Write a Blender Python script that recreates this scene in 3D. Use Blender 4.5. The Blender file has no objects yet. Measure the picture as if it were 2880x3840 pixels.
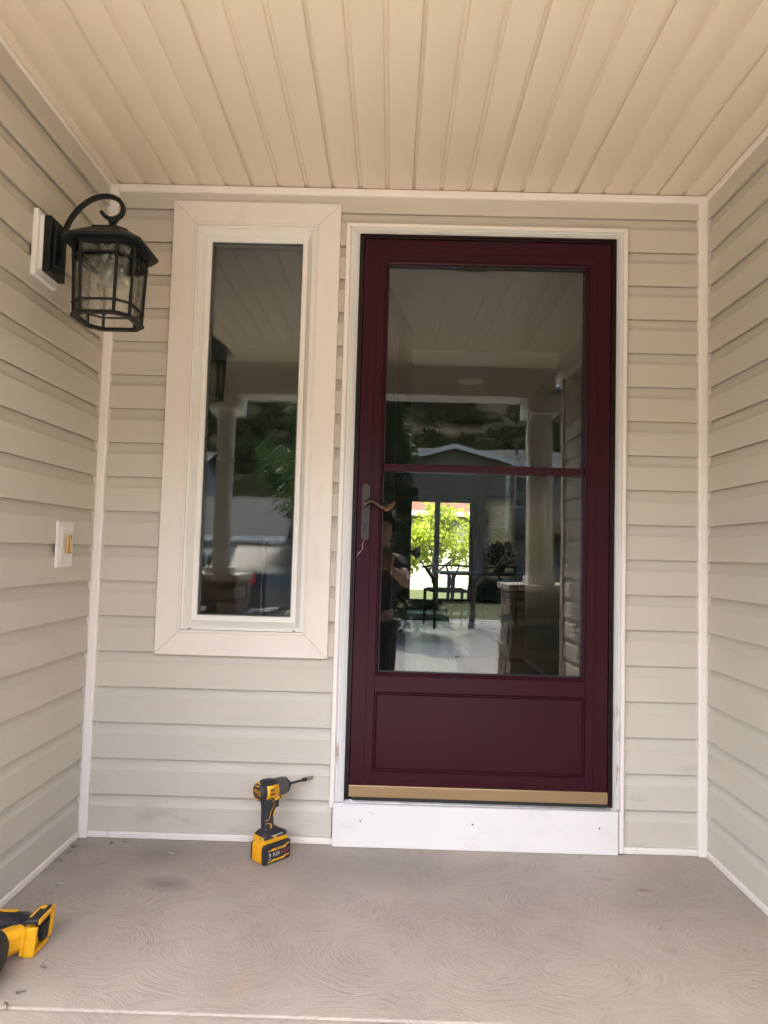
import bpy, bmesh, math, random
from math import sin, cos, pi, radians, sqrt
from mathutils import Vector, Matrix, Euler

random.seed(7)
SC = bpy.context.scene
COL = SC.collection

# ---------------------------------------------------------------- camera
CX, CY, CZ = 0.1450, -2.5624, 1.0390
YAW, PITCH, ROLL, FPX = -0.01023, 0.05730, 0.02722, 2625.13
cam = bpy.data.cameras.new('camera')
cam.sensor_fit = 'VERTICAL'
cam.sensor_height = 36.0
cam.lens = FPX / 3840 * 36.0
cam.clip_start = 0.01
cam.clip_end = 2000
cam_ob = bpy.data.objects.new('camera', cam)
COL.objects.link(cam_ob)
_f = Vector((sin(YAW) * cos(PITCH), cos(YAW) * cos(PITCH), sin(PITCH)))
_r = Vector((cos(YAW), -sin(YAW), 0))
_u = _r.cross(_f)
_r2 = _r * cos(ROLL) + _u * sin(ROLL)
_u2 = -_r * sin(ROLL) + _u * cos(ROLL)
cam_ob.matrix_world = Matrix(((_r2.x, _u2.x, -_f.x, CX), (_r2.y, _u2.y, -_f.y, CY), (_r2.z, _u2.z, -_f.z, CZ), (0, 0, 0, 1)))
SC.camera = cam_ob

# ---------------------------------------------------------------- sky and sun
SUN_EL, SUN_AZ = radians(60), radians(203)      # azimuth from +y (north) clockwise: over the street side
W = bpy.data.worlds.new('World')
SC.world = W
W.use_nodes = True
nt = W.node_tree
nt.nodes.clear()
sky = nt.nodes.new('ShaderNodeTexSky')
sky.sky_type = 'NISHITA'
sky.sun_disc = False
sky.sun_elevation = SUN_EL
sky.sun_rotation = SUN_AZ
sky.dust_density = 4.0
sky.air_density = 1.0
hs = nt.nodes.new('ShaderNodeHueSaturation')
hs.inputs['Saturation'].default_value = 1.0
bg = nt.nodes.new('ShaderNodeBackground')
bg.inputs['Strength'].default_value = 0.15
wo = nt.nodes.new('ShaderNodeOutputWorld')
nt.links.new(sky.outputs[0], hs.inputs['Color'])
nt.links.new(hs.outputs[0], bg.inputs['Color'])
nt.links.new(bg.outputs[0], wo.inputs['Surface'])
sl = bpy.data.lights.new('sun', 'SUN')
sl.energy = 2.0
sl.angle = radians(0.6)
sl.color = (1.0, 0.94, 0.86)
so = bpy.data.objects.new('sun', sl)
COL.objects.link(so)
_sd = Vector((sin(SUN_AZ) * cos(SUN_EL), cos(SUN_AZ) * cos(SUN_EL), sin(SUN_EL)))
so.rotation_euler = _sd.to_track_quat('Z', 'Y').to_euler()
so.location = (-6, -20, 30)

vs = SC.view_settings
vs.view_transform = 'Standard'
vs.look = 'None'
vs.exposure = 3.28
vs.gamma = 1.0
vs.use_curve_mapping = False
SC.render.engine = 'CYCLES'
cy = SC.cycles
cy.use_denoising = True
cy.use_adaptive_sampling = True
cy.adaptive_threshold = 0.006
cy.max_bounces = 10
cy.diffuse_bounces = 6
cy.glossy_bounces = 5
cy.transmission_bounces = 8
cy.transparent_max_bounces = 24
cy.caustics_reflective = False
cy.caustics_refractive = False
cy.sample_clamp_indirect = 6.0

# ---------------------------------------------------------------- materials
MATS = {}


def mat(name, col, rough=0.6, metal=0.0, var=0.0, vscale=6.0, bump=0.0, bscale=40.0, spec=0.5, emit=None, estr=0.0, trans=0.0, stretch=None):
    """Plain Principled surface with a little colour variation and fine relief."""
    if name in MATS:
        return MATS[name]
    m = bpy.data.materials.new(name)
    m.use_nodes = True
    t = m.node_tree
    b = t.nodes['Principled BSDF']
    b.inputs['Roughness'].default_value = rough
    b.inputs['Metallic'].default_value = metal
    b.inputs['Specular IOR Level'].default_value = spec
    b.inputs['Base Color'].default_value = (*col, 1)
    tc = t.nodes.new('ShaderNodeTexCoord')
    mp = t.nodes.new('ShaderNodeMapping')
    t.links.new(tc.outputs['Object'], mp.inputs['Vector'])
    if stretch:
        mp.inputs['Scale'].default_value = stretch
    if var:
        n = t.nodes.new('ShaderNodeTexNoise')
        n.inputs['Scale'].default_value = vscale
        n.inputs['Detail'].default_value = 5
        n.inputs['Roughness'].default_value = 0.6
        t.links.new(mp.outputs[0], n.inputs['Vector'])
        mx = t.nodes.new('ShaderNodeMix')
        mx.data_type = 'RGBA'
        mx.inputs[6].default_value = (*[c * (1 - var) for c in col], 1)
        mx.inputs[7].default_value = (*[min(1, c * (1 + var)) for c in col], 1)
        rr = t.nodes.new('ShaderNodeMapRange')
        rr.inputs[1].default_value = 0.3
        rr.inputs[2].default_value = 0.7
        t.links.new(n.outputs['Fac'], rr.inputs[0])
        t.links.new(rr.outputs[0], mx.inputs[0])
        t.links.new(mx.outputs[2], b.inputs['Base Color'])
    if bump:
        n2 = t.nodes.new('ShaderNodeTexNoise')
        n2.inputs['Scale'].default_value = bscale
        n2.inputs['Detail'].default_value = 4
        t.links.new(mp.outputs[0], n2.inputs['Vector'])
        bp = t.nodes.new('ShaderNodeBump')
        bp.inputs['Strength'].default_value = bump
        bp.inputs['Distance'].default_value = 0.01
        t.links.new(n2.outputs['Fac'], bp.inputs['Height'])
        t.links.new(bp.outputs[0], b.inputs['Normal'])
    if emit:
        b.inputs['Emission Color'].default_value = (*emit, 1)
        b.inputs['Emission Strength'].default_value = estr
    MATS[name] = m
    return m


def nodes_of(m):
    return m.node_tree, m.node_tree.nodes['Principled BSDF']


def add_marks(m, col, scale, lo, hi, stretch=(1, 1, 1), zfade=None, seed=0.0):
    """Scatter stains or scuffs of colour col over a material made by mat(); zfade=(z0,z1): only near z0."""
    t, b = nodes_of(m)
    src = b.inputs['Base Color'].links[0].from_socket if b.inputs['Base Color'].links else None
    geo = t.nodes.new('ShaderNodeNewGeometry')
    mp = t.nodes.new('ShaderNodeMapping')
    mp.inputs['Scale'].default_value = stretch
    mp.inputs['Location'].default_value = (seed, seed * 1.7, seed * 0.6)
    t.links.new(geo.outputs['Position'], mp.inputs['Vector'])
    n = t.nodes.new('ShaderNodeTexNoise')
    n.inputs['Scale'].default_value = scale
    n.inputs['Detail'].default_value = 8
    n.inputs['Roughness'].default_value = 0.65
    t.links.new(mp.outputs[0], n.inputs['Vector'])
    r = t.nodes.new('ShaderNodeMapRange')
    r.inputs[1].default_value = lo
    r.inputs[2].default_value = hi
    t.links.new(n.outputs['Fac'], r.inputs[0])
    fac = r.outputs[0]
    if zfade:
        sp = t.nodes.new('ShaderNodeSeparateXYZ')
        t.links.new(geo.outputs['Position'], sp.inputs[0])
        r2 = t.nodes.new('ShaderNodeMapRange')
        r2.inputs[1].default_value = zfade[1]
        r2.inputs[2].default_value = zfade[0]
        t.links.new(sp.outputs['Z'], r2.inputs[0])
        mm = t.nodes.new('ShaderNodeMath')
        mm.operation = 'MULTIPLY'
        t.links.new(fac, mm.inputs[0])
        t.links.new(r2.outputs[0], mm.inputs[1])
        fac = mm.outputs[0]
    mx = t.nodes.new('ShaderNodeMix')
    mx.data_type = 'RGBA'
    t.links.new(fac, mx.inputs[0])
    if src:
        t.links.new(src, mx.inputs[6])
    else:
        mx.inputs[6].default_value = b.inputs['Base Color'].default_value
    mx.inputs[7].default_value = (*col, 1)
    t.links.new(mx.outputs[2], b.inputs['Base Color'])
    return m


def glass_mat(name, ior=1.7, tint=(0.93, 0.95, 0.93), wave=0.0, wscale=3.0, rough=0.0, wstretch=(1, 1, 1)):
    if name in MATS:
        return MATS[name]
    m = bpy.data.materials.new(name)
    m.use_nodes = True
    t = m.node_tree
    t.nodes.clear()
    o = t.nodes.new('ShaderNodeOutputMaterial')
    mix = t.nodes.new('ShaderNodeMixShader')
    tr = t.nodes.new('ShaderNodeBsdfTransparent')
    tr.inputs[0].default_value = (*tint, 1)
    gl = t.nodes.new('ShaderNodeBsdfGlossy')
    gl.inputs['Roughness'].default_value = rough
    fr = t.nodes.new('ShaderNodeFresnel')
    fr.inputs['IOR'].default_value = ior
    t.links.new(fr.outputs[0], mix.inputs[0])
    t.links.new(tr.outputs[0], mix.inputs[1])
    t.links.new(gl.outputs[0], mix.inputs[2])
    t.links.new(mix.outputs[0], o.inputs['Surface'])
    if wave:
        tc = t.nodes.new('ShaderNodeTexCoord')
        mp = t.nodes.new('ShaderNodeMapping')
        mp.inputs['Scale'].default_value = wstretch
        n = t.nodes.new('ShaderNodeTexNoise')
        n.inputs['Scale'].default_value = wscale
        n.inputs['Detail'].default_value = 1
        bp = t.nodes.new('ShaderNodeBump')
        bp.inputs['Strength'].default_value = 1.0
        bp.inputs['Distance'].default_value = wave
        t.links.new(tc.outputs['Object'], mp.inputs[0])
        t.links.new(mp.outputs[0], n.inputs['Vector'])
        t.links.new(n.outputs['Fac'], bp.inputs['Height'])
        t.links.new(bp.outputs[0], gl.inputs['Normal'])
    MATS[name] = m
    return m


# vinyl siding
M_SIDE = mat('vinyl_siding', (0.560, 0.512, 0.432), rough=0.46, var=0.035, vscale=2.5, bump=0.10, bscale=160, spec=0.4, stretch=(0.25, 0.25, 1.6))
add_marks(M_SIDE, (0.30, 0.28, 0.26), 3.0, 0.58, 0.80, (1, 1, 3), zfade=(0.0, 0.7), seed=3)
add_marks(M_SIDE, (0.62, 0.58, 0.52), 9.0, 0.66, 0.80, (1, 1, 5), zfade=(0.0, 0.9), seed=9)
M_TRIM = mat('vinyl_trim', (0.81, 0.750, 0.685), rough=0.42, var=0.025, vscale=4, bump=0.04, bscale=60)
add_marks(M_TRIM, (0.36, 0.29, 0.25), 16, 0.60, 0.76, (1, 1, 0.35), zfade=(0.0, 0.22), seed=5)
M_CASE = mat('casing_paint', (0.76, 0.690, 0.615), rough=0.45, var=0.03, vscale=3)
add_marks(M_CASE, (0.66, 0.54, 0.45), 5, 0.62, 0.9, (1, 1, 0.5), seed=8)
add_marks(M_SIDE, (0.36, 0.34, 0.31), 60, 0.70, 0.78, (0.35, 0.35, 1.6), zfade=(0.0, 1.3), seed=31)
M_SASH = mat('sash_vinyl', (0.78, 0.745, 0.68), rough=0.38, var=0.02)
M_WHITE = mat('white_paint', (0.76, 0.74, 0.71), rough=0.5, var=0.03, vscale=5, bump=0.08, bscale=50)
M_BRICKM = mat('brickmould_paint', (0.70, 0.69, 0.66), rough=0.5, var=0.04, vscale=8, bump=0.1, bscale=40, stretch=(1, 1, 0.2))
add_marks(M_BRICKM, (0.30, 0.13, 0.085), 26, 0.60, 0.66, (1.6, 1.6, 0.25), zfade=(0.12, 0.75), seed=2)
M_KICK = mat('kick_board', (0.765, 0.745, 0.715), rough=0.42, var=0.03, vscale=4)
add_marks(M_KICK, (0.64, 0.61, 0.58), 7, 0.57, 0.85, (1, 1, 2.5), seed=4)
add_marks(M_KICK, (0.45, 0.43, 0.41), 26, 0.68, 0.80, (0.5, 1, 2.5), seed=12)
M_SOFFIT = mat('soffit_vinyl', (0.750, 0.648, 0.515), rough=0.42, var=0.02, vscale=1.5, bump=0.03, bscale=80)
M_MAROON = mat('maroon_metal', (0.0300, 0.0034, 0.0078), rough=0.34, var=0.10, vscale=3, bump=0.015, bscale=12, spec=0.17)
M_MAROOND = mat('maroon_edge', (0.012, 0.0035, 0.005), rough=0.4, var=0.05, spec=0.3)
M_BRONZE = mat('bronze_kick', (0.36, 0.245, 0.125), rough=0.38, metal=0.55, var=0.10, vscale=3, stretch=(0.5, 1, 12))
M_ALU = mat('threshold_aluminium', (0.55, 0.55, 0.54), rough=0.35, metal=0.9, var=0.15, vscale=20)
M_RUBBER = mat('black_rubber', (0.012, 0.013, 0.014), rough=0.55)
M_HPLATE = mat('handle_plate', (0.050, 0.041, 0.034), rough=0.42, metal=0.6, var=0.12, vscale=18)
M_HLEVER = mat('handle_lever', (0.060, 0.042, 0.030), rough=0.30, metal=0.8, var=0.25, vscale=30)
M_HGILT = mat('handle_worn_edge', (0.22, 0.105, 0.045), rough=0.32, metal=0.9)
M_BLACK = mat('lantern_black', (0.0065, 0.0080, 0.0080), rough=0.5, var=0.3, vscale=30, bump=0.15, bscale=220, spec=0.3)
M_BULB = mat('bulb_white', (0.85, 0.85, 0.83), rough=0.35)
M_YEL = mat('tool_yellow', (0.80, 0.40, 0.012), rough=0.42, var=0.06, vscale=30, bump=0.03, bscale=300)
M_TBLK = mat('tool_black', (0.020, 0.022, 0.027), rough=0.55, var=0.2, vscale=40, bump=0.1, bscale=400)
M_TGREY = mat('tool_grey', (0.11, 0.107, 0.104), rough=0.5, metal=0.5, var=0.1, vscale=40)
M_STEEL = mat('steel', (0.42, 0.39, 0.36), rough=0.35, metal=1.0, var=0.2, vscale=60)
M_PRINTW = mat('print_white', (0.62, 0.62, 0.62), rough=0.5)
M_PRINTR = mat('print_red', (0.45, 0.02, 0.03), rough=0.5)
M_PRINTK = mat('print_black', (0.01, 0.01, 0.01), rough=0.5)
M_BELL = mat('doorbell_yellow', (0.80, 0.52, 0.20), rough=0.35, var=0.04)
M_BELLW = mat('doorbell_white', (0.76, 0.72, 0.67), rough=0.4)
M_BRASS = mat('brass', (0.60, 0.40, 0.16), rough=0.35, metal=1.0, var=0.2, vscale=80)
M_GLASS = glass_mat('door_glass', ior=1.60, tint=(0.97, 0.985, 0.97), wave=0.00022, wscale=5.0)
M_WGLASS = glass_mat('window_glass', ior=1.52, tint=(0.96, 0.975, 0.96), wave=0.00028, wscale=4.0)
M_CGLASS = glass_mat('tinted_slider_glass', ior=1.45, tint=(0.70, 0.71, 0.67))
M_DARKGL = mat('dark_window_glass', (0.02, 0.024, 0.026), rough=0.08)


def concrete_mat():
    m = mat('broomed_concrete', (0.285, 0.245, 0.212), rough=0.62, spec=0.45)
    t, b = nodes_of(m)
    geo = t.nodes.new('ShaderNodeNewGeometry')
    pos = geo.outputs['Position']

    def N(kind, **kw):
        n = t.nodes.new(kind)
        for k, v in kw.items():
            n.inputs[k].default_value = v
        return n
    # swept arcs: distance to scattered centres
    wob = N('ShaderNodeTexNoise', Scale=3.0, Detail=2.0)
    t.links.new(pos, wob.inputs['Vector'])
    wv = t.nodes.new('ShaderNodeVectorMath')
    wv.operation = 'MULTIPLY_ADD'
    wv.inputs[1].default_value = (0.10, 0.10, 0)
    t.links.new(wob.outputs['Color'], wv.inputs[0])
    t.links.new(pos, wv.inputs[2])
    mp = t.nodes.new('ShaderNodeMapping')
    mp.inputs['Scale'].default_value = (1.0, 1.3, 0.0)
    t.links.new(wv.outputs[0], mp.inputs['Vector'])
    vo = N('ShaderNodeTexVoronoi', Scale=2.9, Randomness=0.75)
    vo.voronoi_dimensions = '2D'
    vo.feature = 'F1'
    t.links.new(mp.outputs[0], vo.inputs['Vector'])
    fine = N('ShaderNodeTexNoise', Scale=22.0, Detail=4.0, Roughness=0.7)
    t.links.new(pos, fine.inputs['Vector'])
    dv = t.nodes.new('ShaderNodeVectorMath')
    dv.operation = 'SUBTRACT'
    t.links.new(mp.outputs[0], dv.inputs[0])
    t.links.new(vo.outputs['Position'], dv.inputs[1])
    sx = t.nodes.new('ShaderNodeSeparateXYZ')
    t.links.new(dv.outputs[0], sx.inputs[0])
    at = t.nodes.new('ShaderNodeMath')
    at.operation = 'ARCTAN2'
    t.links.new(sx.outputs['Y'], at.inputs[0])
    t.links.new(sx.outputs['X'], at.inputs[1])

    def mul(sock, k):
        q = t.nodes.new('ShaderNodeMath')
        q.operation = 'MULTIPLY'
        q.inputs[1].default_value = k
        t.links.new(sock, q.inputs[0])
        return q.outputs[0]
    wobr = t.nodes.new('ShaderNodeMath')
    wobr.operation = 'MULTIPLY_ADD'
    wobr.inputs[1].default_value = 0.035
    t.links.new(fine.outputs['Fac'], wobr.inputs[0])
    t.links.new(vo.outputs['Distance'], wobr.inputs[2])
    cv = t.nodes.new('ShaderNodeCombineXYZ')
    t.links.new(mul(wobr.outputs[0], 52.0), cv.inputs[0])
    t.links.new(mul(at.outputs[0], 2.4), cv.inputs[1])
    cr = t.nodes.new('ShaderNodeSeparateColor')
    t.links.new(vo.outputs['Color'], cr.inputs[0])
    t.links.new(mul(cr.outputs[0], 40.0), cv.inputs[2])
    stn = N('ShaderNodeTexNoise', Scale=1.0, Detail=2.5, Roughness=0.55)
    t.links.new(cv.outputs[0], stn.inputs['Vector'])
    sn = t.nodes.new('ShaderNodeMapRange')
    sn.inputs[1].default_value = 0.32
    sn.inputs[2].default_value = 0.68
    sn.inputs[3].default_value = -1.0
    sn.inputs[4].default_value = 1.0
    t.links.new(stn.outputs['Fac'], sn.inputs[0])
    # patchy strength of the arcs
    pat = N('ShaderNodeTexNoise', Scale=5.0, Detail=3.0)
    t.links.new(pos, pat.inputs['Vector'])
    pr = t.nodes.new('ShaderNodeMapRange')
    pr.inputs[1].default_value = 0.35
    pr.inputs[2].default_value = 0.7
    pr.inputs[3].default_value = 0.35
    pr.inputs[4].default_value = 1.0
    t.links.new(pat.outputs['Fac'], pr.inputs[0])
    am = t.nodes.new('ShaderNodeMath')
    am.operation = 'MULTIPLY'
    t.links.new(sn.outputs[0], am.inputs[0])
    t.links.new(pr.outputs[0], am.inputs[1])
    grit = N('ShaderNodeTexNoise', Scale=170.0, Detail=3.0, Roughness=0.7)
    t.links.new(pos, grit.inputs['Vector'])
    hsum = t.nodes.new('ShaderNodeMath')
    hsum.operation = 'MULTIPLY_ADD'
    hsum.inputs[1].default_value = 2.4
    t.links.new(grit.outputs['Fac'], hsum.inputs[0])
    t.links.new(am.outputs[0], hsum.inputs[2])
    bp = t.nodes.new('ShaderNodeBump')
    bp.inputs['Strength'].default_value = 0.5
    bp.inputs['Distance'].default_value = 0.0010
    t.links.new(hsum.outputs[0], bp.inputs['Height'])
    t.links.new(bp.outputs[0], b.inputs['Normal'])
    # colour: broad mottling, darker smudges, rust
    base = (0.285, 0.245, 0.212)
    mot = N('ShaderNodeTexNoise', Scale=1.7, Detail=6.0, Roughness=0.62)
    t.links.new(pos, mot.inputs['Vector'])
    ramp = t.nodes.new('ShaderNodeValToRGB')
    ramp.color_ramp.elements[0].position = 0.30
    ramp.color_ramp.elements[0].color = (0.315, 0.275, 0.238, 1)
    ramp.color_ramp.elements[1].position = 0.66
    ramp.color_ramp.elements[1].color = (0.425, 0.372, 0.322, 1)
    t.links.new(mot.outputs['Fac'], ramp.inputs[0])
    last = ramp.outputs[0]

    def over(fac, col):
        nonlocal last
        mx = t.nodes.new('ShaderNodeMix')
        mx.data_type = 'RGBA'
        t.links.new(fac, mx.inputs[0])
        t.links.new(last, mx.inputs[6])
        mx.inputs[7].default_value = (*col, 1)
        last = mx.outputs[2]

    def rng(sock, a, c, lo=0.0, hi=1.0):
        r = t.nodes.new('ShaderNodeMapRange')
        r.inputs[1].default_value = a
        r.inputs[2].default_value = c
        r.inputs[3].default_value = lo
        r.inputs[4].default_value = hi
        t.links.new(sock, r.inputs[0])
        return r.outputs[0]
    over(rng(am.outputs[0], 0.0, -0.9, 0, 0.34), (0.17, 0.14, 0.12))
    over(rng(grit.outputs['Fac'], 0.60, 0.75, 0, 0.4), (0.42, 0.38, 0.34))
    st = N('ShaderNodeTexNoise', Scale=6.0, Detail=5.0)
    t.links.new(pos, st.inputs['Vector'])
    over(rng(st.outputs['Fac'], 0.66, 0.80, 0, 0.3), (0.16, 0.14, 0.12))

    def spot(x, y, r, col, k, squash=1.0):
        c = t.nodes.new('ShaderNodeVectorMath')
        c.operation = 'SUBTRACT'
        c.inputs[1].default_value = (x, y, 0)
        t.links.new(wv.outputs[0], c.inputs[0])
        c2 = t.nodes.new('ShaderNodeVectorMath')
        c2.operation = 'MULTIPLY'
        c2.inputs[1].default_value = (1, squash, 0)
        t.links.new(c.outputs[0], c2.inputs[0])
        l = t.nodes.new('ShaderNodeVectorMath')
        l.operation = 'LENGTH'
        t.links.new(c2.outputs[0], l.inputs[0])
        over(rng(l.outputs['Value'], r, r * 0.15, 0, k), col)
    # rust trail, damp patches and a dirt smear seen on the slab
    spot(-0.15, -0.80, 0.040, (0.42, 0.27, 0.14), 0.25, 0.40)
    spot(-0.47, -0.30, 0.10, (0.12, 0.105, 0.092), 0.55, 1.8)
    spot(-0.56, -0.10, 0.16, (0.14, 0.125, 0.11), 0.45, 1.2)
    spot(1.03, -0.235, 0.032, (0.11, 0.075, 0.045), 0.55, 2.0)
    spot(0.93, -0.17, 0.045, (0.14, 0.10, 0.075), 0.3, 2.2)
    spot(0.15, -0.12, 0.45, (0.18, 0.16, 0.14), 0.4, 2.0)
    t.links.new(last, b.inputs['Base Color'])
    rr = rng(mot.outputs['Fac'], 0.3, 0.7, 0.72, 0.5)
    t.links.new(rr, b.inputs['Roughness'])
    return m


M_CONC = concrete_mat()


# ---------------------------------------------------------------- mesh helpers
def link(name, me, m=None, parent=None, world=False):
    o = bpy.data.objects.new(name, me)
    COL.objects.link(o)
    if m is not None and not me.materials:
        me.materials.append(m)
    if parent is not None:
        o.parent = parent
        if world:
            o.matrix_parent_inverse = parent.matrix_basis.inverted()
    return o


def tag(o, label=None, cat=None, group=None, kind=None):
    if label:
        o['label'] = label
    if cat:
        o['category'] = cat
    if group:
        o['group'] = group
    if kind:
        o['kind'] = kind
    return o


def thing(name, label, cat, loc=(0, 0, 0), rz=0.0, group=None, kind=None):
    o = bpy.data.objects.new(name, None)
    o.empty_display_size = 0.05
    COL.objects.link(o)
    o.location = loc
    o.rotation_euler = (0, 0, rz)
    return tag(o, label, cat, group, kind)


class MB:
    def __init__(self):
        self.v = []
        self.f = []

    def add(self, vs_, fs_):
        n = len(self.v)
        self.v += [tuple(x) for x in vs_]
        self.f += [tuple(i + n for i in q) for q in fs_]
        return self

    def box(self, x0, y0, z0, x1, y1, z1):
        if x0 > x1: x0, x1 = x1, x0
        if y0 > y1: y0, y1 = y1, y0
        if z0 > z1: z0, z1 = z1, z0
        return self.add([(x0, y0, z0), (x1, y0, z0), (x1, y1, z0), (x0, y1, z0), (x0, y0, z1), (x1, y0, z1), (x1, y1, z1), (x0, y1, z1)],
                        [(0, 3, 2, 1), (4, 5, 6, 7), (0, 1, 5, 4), (1, 2, 6, 5), (2, 3, 7, 6), (3, 0, 4, 7)])

    def prism(self, prof, s0, s1, fn):
        """closed profile [(a,b)...] swept from s0 to s1; fn(s,a,b)->xyz"""
        n = len(prof)
        vs_ = [fn(s0, a, b) for a, b in prof] + [fn(s1, a, b) for a, b in prof]
        fs_ = [(i, (i + 1) % n, n + (i + 1) % n, n + i) for i in range(n)]
        fs_ += [tuple(range(n - 1, -1, -1)), tuple(range(n, 2 * n))]
        return self.add(vs_, fs_)

    def loft(self, rings, cap=True, closed=True):
        n = len(rings[0])
        vs_ = [p for r in rings for p in r]
        fs_ = []
        for k in range(len(rings) - 1):
            for i in range(n if closed else n - 1):
                j = (i + 1) % n
                fs_.append((k * n + i, k * n + j, (k + 1) * n + j, (k + 1) * n + i))
        if cap:
            fs_.append(tuple(range(n - 1, -1, -1)))
            fs_.append(tuple((len(rings) - 1) * n + i for i in range(n)))
        return self.add(vs_, fs_)

    def tube(self, pts, rad, n=10, cap=True, flat=1.0, up=(0, 0, 1)):
        pts = [Vector(p) for p in pts]
        if not isinstance(rad, (list, tuple)):
            rad = [rad] * len(pts)
        rings = []
        for i, p in enumerate(pts):
            d = (pts[min(i + 1, len(pts) - 1)] - pts[max(i - 1, 0)])
            if d.length < 1e-9:
                d = Vector((0, 0, 1))
            d.normalize()
            u0 = Vector(up)
            if abs(d.dot(u0)) > 0.98:
                u0 = Vector((1, 0, 0))
            a = d.cross(u0).normalized()
            c = a.cross(d)
            rings.append([p + a * (rad[i] * cos(2 * pi * k / n)) + c * (rad[i] * flat * sin(2 * pi * k / n)) for k in range(n)])
        return self.loft(rings, cap)

    def lathe(self, prof, n=24, origin=(0, 0, 0), axis='z'):
        rings = []
        for r, h in prof:
            ring = []
            for k in range(n):
                a = 2 * pi * k / n
                if axis == 'z':
                    q = (r * cos(a), r * sin(a), h)
                elif axis == 'x':
                    q = (h, r * cos(a), r * sin(a))
                else:
                    q = (r * sin(a), h, r * cos(a))
                ring.append((q[0] + origin[0], q[1] + origin[1], q[2] + origin[2]))
            rings.append(ring)
        return self.loft(rings, True)

    def build(self, name, m=None, parent=None, world=False, smooth=False, bev=0.0, seg=2, sharp=35):
        me = bpy.data.meshes.new(name)
        me.from_pydata(self.v, [], self.f)
        bm = bmesh.new()
        bm.from_mesh(me)
        bmesh.ops.recalc_face_normals(bm, faces=bm.faces)
        bm.to_mesh(me)
        bm.free()
        if smooth:
            me.shade_smooth()
            me.set_sharp_from_angle(angle=radians(sharp))
        me.update()
        o = link(name, me, m, parent, world)
        if bev:
            b = o.modifiers.new('bevel', 'BEVEL')
            b.width = bev
            b.segments = seg
            b.limit_method = 'ANGLE'
            b.angle_limit = radians(40)
        return o


def box(name, m, parent, x0, y0, z0, x1, y1, z1, bev=0.0, world=True, seg=2):
    return MB().box(x0, y0, z0, x1, y1, z1).build(name, m, parent, world, bev=bev, seg=seg)


def copy_tree(o, parent=None):
    c = o.copy()
    COL.objects.link(c)
    c.parent = parent
    for ch in o.children:
        k = copy_tree(ch, c)
        k.matrix_parent_inverse = ch.matrix_parent_inverse.copy()
    return c


def text_mesh(name, body, size, m, parent, mtx, extrude=0.0003, shear=0.0, align='CENTER', xs=1.0):
    cu = bpy.data.curves.new(name, 'FONT')
    cu.body = body
    cu.size = size
    cu.extrude = extrude
    cu.shear = shear
    cu.align_x = align
    cu.align_y = 'CENTER'
    cu.resolution_u = 2
    tmp = bpy.data.objects.new('lettering_source', cu)
    COL.objects.link(tmp)
    bpy.context.view_layer.update()
    dg = bpy.context.evaluated_depsgraph_get()
    me = bpy.data.meshes.new_from_object(tmp.evaluated_get(dg))
    bpy.data.objects.remove(tmp)
    me.transform(Matrix.Diagonal((xs, 1, 1, 1)))
    me.transform(mtx)
    me.materials.clear()
    me.name = name
    return link(name, me, m, parent)


def fbox(frame, s0, s1):
    pass


# ---------------------------------------------------------------- porch shell
XL, XR, ZC = -0.938, 1.2906, 2.392
PITCHZ, Z0 = 0.1265, 0.0245
NC = 19
PROF = [(0.0005, 0.0045), (0.0125, 0.0045), (0.0125, 0.0), (0.0188, 0.0), (0.0196, 0.0015), (0.0192, 0.005), (0.0160, 0.0845), (0.0135, 0.0885), (0.0100, 0.0945), (0.0072, 0.1010), (0.0055, 0.1080), (0.0046, 0.1160), (0.0042, PITCHZ - 0.0006), (0.0005, PITCHZ - 0.0006)]


def plank(parent, s0, s1, k, fn, ztop=None, zbot=None, name='siding_plank'):
    z = Z0 + k * PITCHZ
    prof = [(d, z + h) for d, h in PROF]
    if ztop is not None:
        prof = [(d, min(h, ztop)) for d, h in prof]
    if zbot is not None:
        prof = [(d, max(h, zbot)) for d, h in prof]
    wob = random.uniform(-0.0006, 0.0006)
    prof = [(d + wob, h) for d, h in prof]
    return MB().prism(prof, s0, s1, fn).build(name, M_SIDE, parent, True, smooth=True, sharp=24)


bw = thing('back_wall', 'beige vinyl lap siding wall around the maroon door', None, kind='structure')
DOOR_OPEN = (-0.03, 0.978, 0.155, 2.235)
WIN_OPEN = (-0.60, -0.158, 0.745, 2.236)
M_SHEATH = mat('wall_sheathing', (0.35, 0.31, 0.27), rough=0.9)
sh = MB()
for x0, x1, z0, z1 in ((XL - 0.2, WIN_OPEN[0], -0.3, 2.6), (WIN_OPEN[0], WIN_OPEN[1], -0.3, WIN_OPEN[2]), (WIN_OPEN[0], WIN_OPEN[1], WIN_OPEN[3], 2.6),
                       (WIN_OPEN[1], DOOR_OPEN[0], -0.3, 2.6), (DOOR_OPEN[0], DOOR_OPEN[1], -0.3, DOOR_OPEN[2]), (DOOR_OPEN[0], DOOR_OPEN[1], DOOR_OPEN[3], 2.6), (DOOR_OPEN[1], XR + 0.2, -0.3, 2.6)):
    sh.box(x0, 0.0, z0, x1, 0.14, z1)
sh.build('wall_core', M_SHEATH, bw, True)
back = lambda s, d, z: (s, -d, z)
WX0, WX1, WZ0, WZ1 = -0.694, -0.070, 0.651, 2.327      # window casing outer
JX0, JX1, JZ1 = -0.048, 0.994, 2.257                    # door J trim outer
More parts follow.
